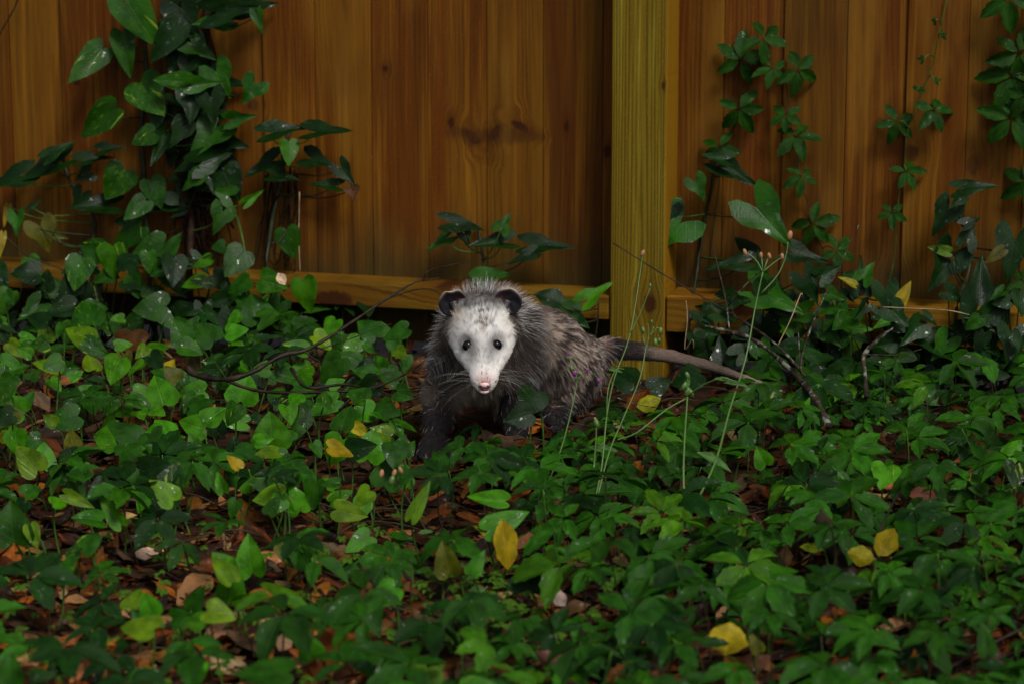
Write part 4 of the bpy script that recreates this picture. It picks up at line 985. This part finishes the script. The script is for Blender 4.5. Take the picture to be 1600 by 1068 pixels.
# -- scattered heart leaves, mostly on the left
taken = [PG(q[1], q[2], q[7]) for q in HL]
def dens_p(px, py):
    a = (1.0 if py > 720 else 1.7 if py > 540 else 2.0) if px < 640 else .16
    if py > 800: a *= .22 if px > 620 or py < 860 else .11
    if px < 620 and 560 < py < 700: a *= 1.1
    return a
cnt = 0; tries = 0
rp = random.Random(12)
while cnt < 262 and tries < 60000:
    tries += 1
    hh = rp.uniform(.02, .085); px = rp.uniform(-30, 1630); py = 440+640*rp.random()**1.25
    c = PG(px, py, hh)
    if c.y > -.03 or rp.random()*2 > dens_p(px, py) or not clear_of_animal(px, py-20): continue
    if min((c-q).length for q in taken) < .030: continue
    if abs(float(SDF(np.array(c)[None])[0])) < .03: continue
    taken.append(c); cnt += 1
    L = rp.uniform(.026, .046); base = Vector((c.x+rp.uniform(-.02, .02), c.y+rp.uniform(0, .02), 0)); base.z = gz(base.x, base.y)-.004
    colk = rp.choices('dmlgyo', [3, 6, 5, 1, .5, .3])[0]; kind = 'P' if rp.random() < .4 else 'H'
    root = empty('pothos_plant', base, '', 'plant', 'heart leaved plants on the ground')
    t = R(rp.uniform(10, 65)); nrm = (-hf*math.cos(t)+Vector((0, 0, 1))*math.sin(t)+RT*rp.uniform(-.5, .5)).normalized()
    cc = jitc(COLS[colk], .25, rp); o, org = put_leaf(kind, c, L, L*rp.uniform(.65, .95), img_dir(rp.uniform(0, 360)), nrm, cc, root)
    tubes('petiole', [([base, (base+org)/2+Vector((rp.uniform(-.008, .008), .006, .006)), org], .0014, .0010)], M_stem, root, 0, 4)
    items.append((root, base, ('streaked ' if kind == 'P' else 'small ')+{'d': 'dark green', 'm': 'mid green', 'l': 'fresh green', 'g': 'yellow green', 'y': 'yellow', 'b': 'brown', 'o': 'olive'}[colk]))
name_places(items, 'heart leaf')
# -- creeper sprigs
def dens_c(px, py, first=True):
    if px < 600: a = (.60 if py < 770 else .09 if py < 850 else .035)*(1 if first else .6)
    elif px < 900: a = .85 if py < 880 else .40
    else: a = 1.0
    if py < 640 and px < 660: a *= .7
    return a
rc = random.Random(33); taken2 = []; sp = []; tries = 0
while len(sp) < 940 and tries < 60000:
    tries += 1
    first = len(sp) < 300; px = rc.uniform(-60, 1660) if first else rc.uniform(-420, 2020); py = rc.uniform(470, 1130) if first else rc.uniform(470, 1230)
    hh = rc.uniform(.045, .095) if first else rc.uniform(.012, .06)
    c = PG(px, py, hh); d = (c-CAM).dot(FW)
    if c.y > -.06 or rc.random() > dens_c(px, py, first) or not clear_of_animal(px, py-25): continue
    if first and 560 < px < 1000 and py < 700: hh = min(hh, .05); c = PG(px, py, hh)
    md = .062 if first else .028
    if any((c-q).length < md for q in taken2[-9999:]): continue
    if float(SDF(np.array(c)[None])[0]) < .04: continue
    if any(abs(px-q[1]) < q[3]*.5+22 and -30 < py-q[2] < q[3]*.5+18 for q in HL): continue
    taken2.append(c); sp.append((c, hh))
mass = []; items = []
for i, (c, hh) in enumerate(sp):
    s = .034+.026*rc.random()**1.4 if i < 300 else rc.uniform(.018, .038)
    colv = rc.choices([(.0080, .040, .0012), (.0125, .061, .0012), (.0040, .022, .0014), (.026, .084, .0014)], [5, 4, 3, 1])[0]
    colv = jitc(colv, .15, rc)
    az = rc.uniform(0, 2*math.pi); tip = Vector((math.cos(az), math.sin(az), -.25))
    nrm = Vector((rc.uniform(-.35, .35), rc.uniform(-.75, .05), 1)).normalized()
    base = Vector((c.x+rc.uniform(-.02, .02), c.y+rc.uniform(-.01, .025), 0)); base.z = gz(base.x, base.y)-.003
    n5 = 5 if rc.random() < .8 else 3
    if i < 300:
        root = empty('creeper_sprig', base, '', 'plant', 'creeper sprigs covering the ground')
        palm(root, c, s, tip, nrm, colv, n5, rr=rc)
        tubes('stem', [([base, (base+c)/2+Vector((rc.uniform(-.01, .01), rc.uniform(-.01, .01), 0)), c], .0012, .0008)], M_rstem if rc.random() < .6 else M_stem, root, 0, 4)
        items.append((root, base, ('large ' if s > .053 else '')+leaf_look(colv)+(' three leaflet' if n5 == 3 else '')))
    else: palm(None, c, s, tip, nrm, colv, n5, collect=mass, rr=rc)
name_places(items, 'creeper sprig')
for k in range(420):                                # seedlings low in the litter
    px = rc.uniform(-20, 1000) if k < 300 else rc.uniform(650, 830); py = rc.uniform(800, 1090) if k < 300 else rc.uniform(880, 1010)
    z_ = rc.uniform(.008, .03); c = PG(px, py, z_)
    palm(None, c, rc.uniform(.005, .013), Vector((rc.uniform(-1, 1), rc.uniform(-1, 1), 0)), Vector((rc.uniform(-.4, .4), rc.uniform(-.7, .1), 1)).normalized(), (.040, .095, .006), rc.choice((3, 4, 5)), collect=mass, rr=rc, w=.6)
def mass_mesh(name, kind, lst, mat, label):
    V = []; Fc = []; Cl = []; UVs = []
    src = []
    for me in LM[kind]:
        v = np.empty(len(me.vertices)*3); me.vertices.foreach_get('co', v); v = v.reshape(-1, 3)
        f = [tuple(p.vertices) for p in me.polygons]
        uvd = np.empty(len(me.loops)*2); me.uv_layers['uv'].data.foreach_get('uv', uvd); src.append((v, f, uvd.reshape(-1, 2)))
    nv = 0; VA = []; 
    for var, org, L, W, tip, nrm, col in lst:
        x_, y_, z_ = basis(tip, nrm); v, f, uvd = src[var]
        Mx = np.array([np.array(x_)*W, np.array(y_)*L, np.array(z_)*(L+W)/2])
        VA.append(v@Mx+np.array(org)); Fc += [tuple(i+nv for i in q) for q in f]; nv += len(v)
        Cl.append(np.tile(np.array((*col, 1)), (len(v), 1))); UVs.append(uvd)
    me = bpy.data.meshes.new(name); me.from_pydata(np.concatenate(VA).tolist(), [], Fc); me.update()
    me.polygons.foreach_set('use_smooth', [True]*len(me.polygons))
    me.uv_layers.new(name='uv').data.foreach_set('uv', np.concatenate(UVs).ravel())
    me.color_attributes.new('Col', 'FLOAT_COLOR', 'POINT').data.foreach_set('color', np.concatenate(Cl).ravel())
    o = link(name, me, None, mat); return tag(o, label, None, None, 'stuff')
mass_mesh('undergrowth', 'C', mass, M_creep_s, 'low mass of small creeper leaflets under the taller sprigs')
# -- fallen leaves
DC = [(.095, .025, .003), (.055, .015, .003), (.024, .008, .0025), (.15, .070, .022), (.24, .14, .06), (.14, .048, .005), (.06, .036, .02), (.016, .007, .004)]
DW = [5, 6, 5, 3, 1.2, 3, 3, 4]
DN = ['orange', 'rusty', 'dark brown', 'tan', 'pale', 'amber', 'grey brown', 'blackish']
rl = random.Random(5); ind = []; lit = []
def litter_pt():
    px = rl.uniform(-80, 1680); py = rl.uniform(490, 1140); return PG(px, py, 0), px, py
k = 0
while len(ind) < 300:
    c, px, py = litter_pt()
    wgt = 1.0 if (px < 620 and py > 760) or py > 920 else .45
    if c.y > -.05 or rl.random() > wgt: continue
    ind.append((c, px, py))
items = []
for c, px, py in ind:
    L = rl.uniform(.028, .066); kk = rl.choices(range(8), DW)[0]; az = rl.uniform(0, 6.28)
    tip = Vector((math.cos(az), math.sin(az), rl.uniform(-.3, .3))); nrm = Vector((rl.uniform(-.5, .5), rl.uniform(-.7, .3), 1)).normalized()
    pos = Vector((c.x, c.y, gz(c.x, c.y)+rl.uniform(.008, .022)))
    root, org = put_leaf('D', pos, L, L*rl.uniform(.36, .6), tip, nrm, jitc(DC[kk], .25, rl), None, 'fallen_leaf')
    tag(root, '', 'leaf', 'dead leaves on the soil'); items.append((root, pos, DN[kk]))
name_places(items, 'dead leaf')
for i in range(12500):
    px = rl.uniform(-450, 2050); py = rl.uniform(490, 1260); c = PG(px, py, 0)
    if c.y > -.02: continue
    L = rl.uniform(.012, .046) if i > 1200 else rl.uniform(.03, .05); kk = rl.choices(range(8), DW)[0]; az = rl.uniform(0, 6.28)
    tip = Vector((math.cos(az), math.sin(az), rl.uniform(-.3, .3))); nrm = Vector((rl.uniform(-.6, .6), rl.uniform(-.7, .4), 1)).normalized()
    lit.append((rl.randrange(len(LM['D'])), Vector((c.x, c.y, gz(c.x, c.y)+rl.uniform(0.0, .012))), L, L*rl.uniform(.25, .6), tip, nrm, jitc(tuple(q*(.95 if px < 640 and py > 830 else .52) for q in DC[kk]), .35, rl)))  # lower left kept lighter, rest darkened: light and shade put into the leaf colour
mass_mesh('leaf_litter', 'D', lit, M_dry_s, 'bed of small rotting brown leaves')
rn_ = []
for k in range(46):                                 # runners of the creeper along the soil
    px = rl.uniform(-40, 1640); py = rl.uniform(600, 1080); p = PG(px, py, 0); az = rl.uniform(-.5, .5)+rl.choice((0, math.pi)); pts = []
    for j in range(7):
        pts.append(Vector((p.x, p.y, gz(p.x, p.y)+.012+.012*math.sin(j*1.7+k)))); az += rl.uniform(-.45, .45); p = p+Vector((math.cos(az), math.sin(az), 0))*.05
        if p.y > -.1: p.y = -.1
    rn_.append(tube_data(smooth_path(pts), .0013, .0008, 4))
tag(link('creeper_runners', mesh('creeper_runners', *join(rn_)), None, M_rstem), 'thin reddish creeper runners threading through the dead leaves', None, None, 'stuff')
# needles and bits of twig in the litter
tl = []
for i in range(500):
    c, px, py = litter_pt()
    if c.y > -.05: continue
    az = rl.uniform(0, 6.28); L = rl.uniform(.02, .10); z = gz(c.x, c.y)+rl.uniform(.006, .022); dd = Vector((math.cos(az)*L, math.sin(az)*L, rl.uniform(-.1, .15)*L)); a = Vector((c.x, c.y, z))
    tl.append(tube_data([a, a+dd*.5+Vector((rl.uniform(-.003, .003), 0, .003)), a+dd], .0009, .0005, 3))
tag(link('twig_litter', mesh('twig_litter', *join(tl)), None, M_bark), 'fine dark twigs strewn through the dead leaves', None, None, 'stuff')

def lone_leaf(kind, px, py, L, W, ang, col, hh, tilt, label, cat='leaf', name='fallen_leaf'):
    c = PG(px, py, hh); s = (c-CAM).dot(FW)/F; t = R(tilt)
    nrm = (-hf*math.cos(t)+Vector((0, 0, 1))*math.sin(t)).normalized()
    o, _ = put_leaf(kind, c, L*s, W*s, img_dir(ang), nrm, col, None, name); tag(o, label, cat)
lone_leaf('D', 1386, 752, 40, 18, -32, (.24, .045, .02), .05, 40, 'glossy red fallen leaf caught on the right side creepers')
lone_leaf('D', 235, 862, 54, 24, 8, (.40, .27, .20), .012, 50, 'pale pinkish dry leaf lying wet on the left litter')
lone_leaf('D', 873, 933, 34, 22, 130, (.28, .21, .19), .04, 15, 'grey pink curled dead leaf standing in front of the dark upright leaf')
lone_leaf('D', 105, 728, 60, 24, 175, (.26, .075, .015), .02, 40, 'bright orange dead leaf behind the left creepers')
lone_leaf('D', 85, 1010, 36, 32, 95, (.13, .045, .02), .03, 12, 'brown dead leaf standing upright near the lower left corner')
lone_leaf('D', 345, 1035, 100, 30, 165, (.33, .23, .12), .012, 35, 'long tan shredded leaf at the bottom left')
lone_leaf('D', 480, 981, 54, 22, -8, (.28, .14, .03), .012, 40, 'golden brown leaf beside the small round leaves at the bottom')
lone_leaf('D', 445, 1000, 36, 26, 60, (.40, .24, .14), .02, 20, 'light tan folded leaf just left of the golden brown one')
lone_leaf('D', 1445, 775, 56, 30, -10, (.075, .025, .014), .02, 40, 'dark maroon dead leaf right of the red leaf')
lone_leaf('D', 880, 1045, 100, 40, -35, (.05, .022, .015), .03, 20, 'large dark brown folded leaf at the bottom centre')
lone_leaf('D', 440, 436, 22, 16, -60, (.5, .36, .24), .16, 10, 'cream fallen petal caught on the leaf by the left rail')

# ------------------------------------------------------------------ branches and twigs
def branch(label, segs, mat, name='fallen_branch', cat='branch', group=None):
    p0 = P(*segs[0][0][0]); root = empty(name, p0, label, cat, group)
    for i, (pts, r0, r1) in enumerate(segs): r0 *= .78; r1 *= .8; tubes('limb' if i == 0 else 'side_twig', [([P(*q) for q in pts], r0, r1)], mat, root, .7, 7 if i == 0 else 5)
branch('long black fallen branch rising from the left leaves towards the opossum\'s ear',
    [([(292, 572, 3.70), (306, 585, 3.69), (350, 592, 3.66), (392, 582, 3.66), (440, 555, 3.68), (480, 546, 3.69), (540, 510, 3.71), (600, 470, 3.74), (650, 441, 3.76), (692, 434, 3.77)], .0062, .0012),
     ([(600, 470, 3.74), (640, 455, 3.74), (672, 452, 3.73), (690, 462, 3.72)], .0016, .0006), ([(662, 440, 3.76), (668, 424, 3.76), (700, 415, 3.78), (760, 402, 3.80)], .0013, .0005),
     ([(350, 592, 3.66), (395, 608, 3.65), (450, 613, 3.64), (560, 610, 3.64), (655, 606, 3.66)], .0040, .0015), ([(470, 545, 3.69), (492, 560, 3.68), (510, 572, 3.68)], .0015, .0007),
     ([(500, 545, 3.70), (545, 530, 3.72), (590, 512, 3.74), (612, 506, 3.75)], .0012, .0006)], M_bark)
branch('second thin dark branch lying low left of the opossum\'s paw',
    [([(530, 640, 3.60), (560, 612, 3.62), (600, 600, 3.64), (640, 580, 3.70), (668, 560, 3.75)], .0025, .0009), ([(455, 575, 3.70), (480, 605, 3.66), (540, 600, 3.66), (596, 612, 3.64)], .0036, .0015)], M_bark)
branch('forked dead branch with grey lichen leaning against the right rail',
    [([(1295, 665, 3.52), (1275, 625, 3.58), (1238, 580, 3.66), (1185, 535, 3.74), (1140, 518, 3.78), (1098, 508, 3.80), (1090, 498, 3.80)], .0072, .0018),
     ([(1262, 592, 3.66), (1215, 540, 3.72), (1165, 504, 3.76), (1148, 494, 3.78), (1142, 478, 3.78)], .0028, .0013), ([(1140, 517, 3.78), (1132, 460, 3.80), (1112, 380, 3.82)], .0022, .0007),
     ([(1138, 478, 3.78), (1170, 440, 3.76), (1220, 400, 3.74)], .0018, .0006)], M_lich)
branch('thin straight twig slanting down across the post',
    [([(958, 380, 3.84), (1030, 425, 3.82), (1090, 460, 3.80), (1150, 494, 3.78)], .0012, .0014)], M_bark, 'dead_twig', 'twig')
branch('slender dark shoot rising to the right in front of the rail',
    [([(1250, 580, 3.62), (1256, 545, 3.64), (1280, 480, 3.66), (1310, 420, 3.68), (1342, 352, 3.70)], .0022, .0008), ([(1250, 570, 3.63), (1248, 530, 3.65), (1246, 490, 3.66)], .0015, .0008)], M_lich, 'dead_twig', 'twig')
branch('lichened grey forked twig below the right rail',
    [([(1354, 620, 3.55), (1352, 590, 3.57), (1350, 556, 3.58), (1372, 530, 3.58), (1396, 512, 3.58)], .0050, .0026), ([(1352, 553, 3.58), (1400, 554, 3.60), (1440, 545, 3.62)], .0016, .0008)], M_lich, 'lichened_twig', 'twig')
branch('thick wet dark stick leaning among the right creepers',
    [([(1268, 782, 3.10), (1290, 825, 3.06), (1310, 868, 3.02), (1330, 905, 2.98)], .0165, .0130)], M_bark, 'thick_stick', 'stick')
branch('reddish black bare shoot standing right of the thick stick',
    [([(1366, 930, 2.90), (1368, 880, 2.92), (1372, 840, 2.95), (1388, 800, 2.98), (1404, 768, 3.0)], .0025, .0015), ([(1372, 850, 2.95), (1362, 872, 2.95), (1352, 900, 2.94)], .0018, .0008)], M_bark, 'dead_twig', 'twig')
branch('dark stick lying across the lower left litter',
    [([(560, 880, 2.86), (600, 930, 2.80), (660, 990, 2.72), (760, 1010, 2.70), (860, 1000, 2.72)], .0030, .0015), ([(600, 960, 2.75), (700, 1020, 2.68), (790, 1040, 2.66)], .0016, .0008)], M_bark, 'dead_twig', 'twig')
branch('crooked twig lying in front of the lower right leaves',
    [([(1480, 1045, 2.66), (1540, 1010, 2.70), (1600, 980, 2.72)], .0032, .0018)], M_bark, 'dead_twig', 'twig')
branch('thin pale tipped twig standing between tail and yellow leaf',
    [([(990, 645, 3.62), (998, 610, 3.64), (1004, 585, 3.66)], .0010, .0006), ([(940, 612, 3.64), (1000, 632, 3.62), (1060, 640, 3.60)], .0009, .0006)], M_lich, 'dead_twig', 'twig')
branch('dry cream stalk curling up from the vines right of the tallest weed',
    [([(1215, 540, 3.55), (1235, 500, 3.56), (1250, 462, 3.57), (1254, 460, 3.57)], .0012, .0008)], M_dead, 'dry_stalk', 'stalk')
branch('loose dry tendril hanging down beside the post',
    [([(1072, 470, 3.84), (1074, 500, 3.84), (1070, 545, 3.84), (1082, 530, 3.83), (1084, 545, 3.83)], .0010, .0006)], M_dead, 'dry_stalk', 'stalk')
branch('pale straw runner lying along the top of the right rail',
    [([(1380, 480, 3.70), (1430, 482, 3.69), (1480, 485, 3.67), (1515, 492, 3.66)], .0011, .0008)], M_dead, 'dry_stalk', 'stalk')
# twisted brown twigs low on the right, many
rb = random.Random(9)
for k in range(14):
    px = rb.uniform(1130, 1600); py = rb.uniform(560, 700); d = (PG(px, py, .03)-CAM).dot(FW); a = rb.uniform(-.5, .5); L = rb.uniform(40, 120)
    pts = [(px+L*t*math.cos(a)+rb.uniform(-4, 4), py-L*t*math.sin(a)+rb.uniform(-4, 4), d-.02*t) for t in (0, .35, .7, 1)]
    branch(['grey lichen spotted', 'thin black', 'crooked brown', 'short pale'][k % 4]+' twig lying low, '+ORD[k]+' from the tail tip towards the right', [(pts, rb.uniform(.0012, .0024), .0007)], M_lich if k % 2 else M_bark, 'dead_twig', 'twig', 'twigs below the right rail')

# ------------------------------------------------------------------ slender flowering weeds
n = NT('weed_green'); n.col((.045, .095, .012)); n.rough(.5); M_weed = n.m
n = NT('purple_bud'); n.col((.17, .02, .14)); n.rough(.6); M_bud = n.m
n = NT('tan_bud'); n.col((.22, .10, .04)); n.rough(.7); M_tan = n.m
def weed(label, stem, side, buds, leaves, r=.0012, mat=M_weed):
    root = empty('flowering_weed', P(*stem[0]), label, 'weed', 'slender weeds in front of the opossum')
    tubes('stem', [([P(*q) for q in stem], r, r*.55)], mat, root, .05, 6)
    for q in side: tubes('side_stem', [([P(*v) for v in q], r*.7, r*.45)], mat, root, 0, 5)
    for px, py, d, s_, m_ in buds:
        o = sphere('bud', P(px, py, d), s_, (.75, .75, 1.35), m_, root, 10)
        o.rotation_euler = (rnd.uniform(-.4, .4), rnd.uniform(-.4, .4), 0)
    for px, py, d, L, W, ang in leaves:
        put_leaf('C', P(px, py, d), L*d/F, W*d/F, img_dir(ang), (-hf*.7+Vector((0, 0, 1))*.7+RT*rnd.uniform(-.3, .3)), (.05, .11, .03), root)
weed('tallest pale green weed leaning right past the tail tip', [(1050, 860, 3.06), (1080, 800, 3.10), (1118, 720, 3.18), (1140, 640, 3.26), (1165, 560, 3.32), (1180, 480, 3.34), (1192, 425, 3.34)],
     [[(1190, 458, 3.34), (1215, 430, 3.34), (1228, 400, 3.34), (1231, 378, 3.34)], [(1192, 425, 3.34), (1180, 405, 3.34), (1165, 395, 3.34)], [(1192, 425, 3.34), (1210, 410, 3.34), (1222, 402, 3.34)], [(1192, 425, 3.34), (1200, 404, 3.34)], [(1192, 425, 3.34), (1190, 402, 3.34)]],
     [(1234, 368, 3.34, .0050, M_tan), (1164, 394, 3.34, .0035, M_tan), (1189, 399, 3.34, .0034, M_tan), (1202, 400, 3.34, .0034, M_tan), (1222, 401, 3.34, .0035, M_tan)],
     [(1118, 718, 3.18, 66, 16, -20), (1150, 600, 3.28, 40, 9, 170)], .0016)
weed('green weed with three purple buds in front of the opossum\'s hip', [(842, 790, 3.22), (862, 740, 3.26), (880, 690, 3.30), (895, 630, 3.34), (902, 594, 3.36)],
     [[(902, 594, 3.36), (898, 575, 3.36), (891, 556, 3.36)], [(902, 592, 3.36), (912, 582, 3.36), (922, 580, 3.36), (934, 590, 3.36)]],
     [(898, 583, 3.36, .0036, M_bud), (918, 578, 3.36, .0029, M_bud), (935, 594, 3.36, .0029, M_bud), (889, 560, 3.36, .0030, M_weed), (890, 552, 3.36, .0024, M_bud), (893, 574, 3.36, .0030, M_weed)], [(842, 790, 3.22, 36, 10, 140), (880, 800, 3.22, 30, 8, 20)], .0011)
weed('faint tall weed crossing the left edge of the post', [(925, 800, 3.14), (940, 730, 3.18), (948, 650, 3.22), (960, 590, 3.26), (985, 520, 3.30), (1004, 400, 3.34)], [[(985, 520, 3.30), (1000, 490, 3.30), (1016, 450, 3.30)], [(948, 655, 3.22), (950, 608, 3.22), (962, 578, 3.24), (975, 576, 3.24)]],
     [(1004, 396, 3.34, .0038, M_tan), (1016, 446, 3.30, .0022, M_weed)], [(962, 578, 3.24, 24, 7, -10)], .0011)
weed('budding weed standing in front of the post knot', [(935, 770, 3.16), (952, 705, 3.20), (975, 650, 3.24), (1000, 590, 3.28), (1010, 540, 3.30), (1022, 510, 3.30)], [[(1010, 545, 3.30), (1014, 520, 3.30), (1012, 505, 3.30)], [(1016, 525, 3.30), (1026, 512, 3.30), (1031, 515, 3.30)], [(1010, 545, 3.30), (1004, 524, 3.30)]],
     [(1032, 517, 3.30, .0038, M_weed), (1024, 534, 3.30, .0040, M_weed), (1030, 532, 3.30, .0030, M_weed), (1005, 516, 3.30, .0034, M_weed), (1018, 503, 3.30, .0024, M_weed)], [], .0011)
weed('stout branching weed with a green seed head below the tail', [(1070, 790, 3.12), (1068, 740, 3.14), (1070, 680, 3.18), (1074, 620, 3.22), (1074, 590, 3.22)], [[(1074, 618, 3.22), (1100, 600, 3.20), (1130, 590, 3.18), (1152, 597, 3.18)], [(1072, 622, 3.22), (1040, 640, 3.20), (995, 675, 3.18), (965, 686, 3.16)]],
     [(1074, 612, 3.22, .0055, M_weed), (1069, 603, 3.22, .0045, M_weed), (1080, 614, 3.22, .0045, M_weed), (1074, 586, 3.22, .0040, M_weed)], [(1074, 596, 3.22, 26, 9, 92), (1130, 592, 3.18, 30, 8, 175)], .0015)
weed('small weed with one pale bud between hip and post', [(928, 730, 3.20), (931, 690, 3.24), (932, 665, 3.26)], [[(931, 700, 3.24), (945, 690, 3.24)]], [(932, 660, 3.26, .0048, M_weed), (930, 654, 3.26, .0022, M_dead)], [(950, 700, 3.24, 34, 9, -10), (931, 700, 3.24, 30, 9, 150)], .0012)
weed('dry seed headed weed bending left of centre', [(720, 925, 2.92), (700, 890, 2.96), (672, 840, 3.02), (645, 790, 3.06), (620, 755, 3.08)], [[(620, 757, 3.08), (612, 748, 3.08)], [(622, 755, 3.08), (622, 742, 3.08)]],
     [(596, 739, 3.08, .0040, M_tan), (616, 738, 3.08, .0036, M_tan), (626, 734, 3.08, .0036, M_tan), (612, 750, 3.08, .0050, M_weed)], [(665, 830, 3.02, 26, 8, 10), (690, 880, 2.96, 24, 8, 170)], .0014, M_rstem)
weed('leafy pale sprout in front of the drooping yellow leaf', [(748, 985, 2.82), (745, 940, 2.86), (740, 890, 2.90)], [[(745, 930, 2.86), (762, 915, 2.86)]], [],
     [(742, 895, 2.90, 28, 12, 160), (742, 900, 2.90, 30, 12, 20), (745, 920, 2.87, 26, 12, 200), (745, 922, 2.87, 30, 12, -10), (747, 950, 2.84, 26, 12, 170), (747, 950, 2.84, 26, 12, 10), (741, 890, 2.9, 20, 8, 95)], .0012)
# wiry moss tuft
rt = random.Random(2); L = []
c0 = PG(700, 1010, .0)
for k in range(150):
    a = rt.uniform(0, 6.28); l = rt.uniform(.02, .055); u = rt.uniform(.2, 1)
    dd = Vector((math.cos(a)*l, math.sin(a)*l, u*l)); s0 = c0+Vector((rt.uniform(-.02, .02), rt.uniform(-.02, .02), 0))
    L.append(([s0, s0+dd*.5+Vector((0, 0, .01)), s0+dd], .0007, .0004))
mt = empty('moss_tuft', c0, 'wiry olive moss tuft among dead leaves at the bottom centre', 'moss')
o = tubes('strands', L, stem_mat('moss', (.06, .05, .015), (.05, .07, .02)), mt, 0, 3); o['kind'] = 'stuff'
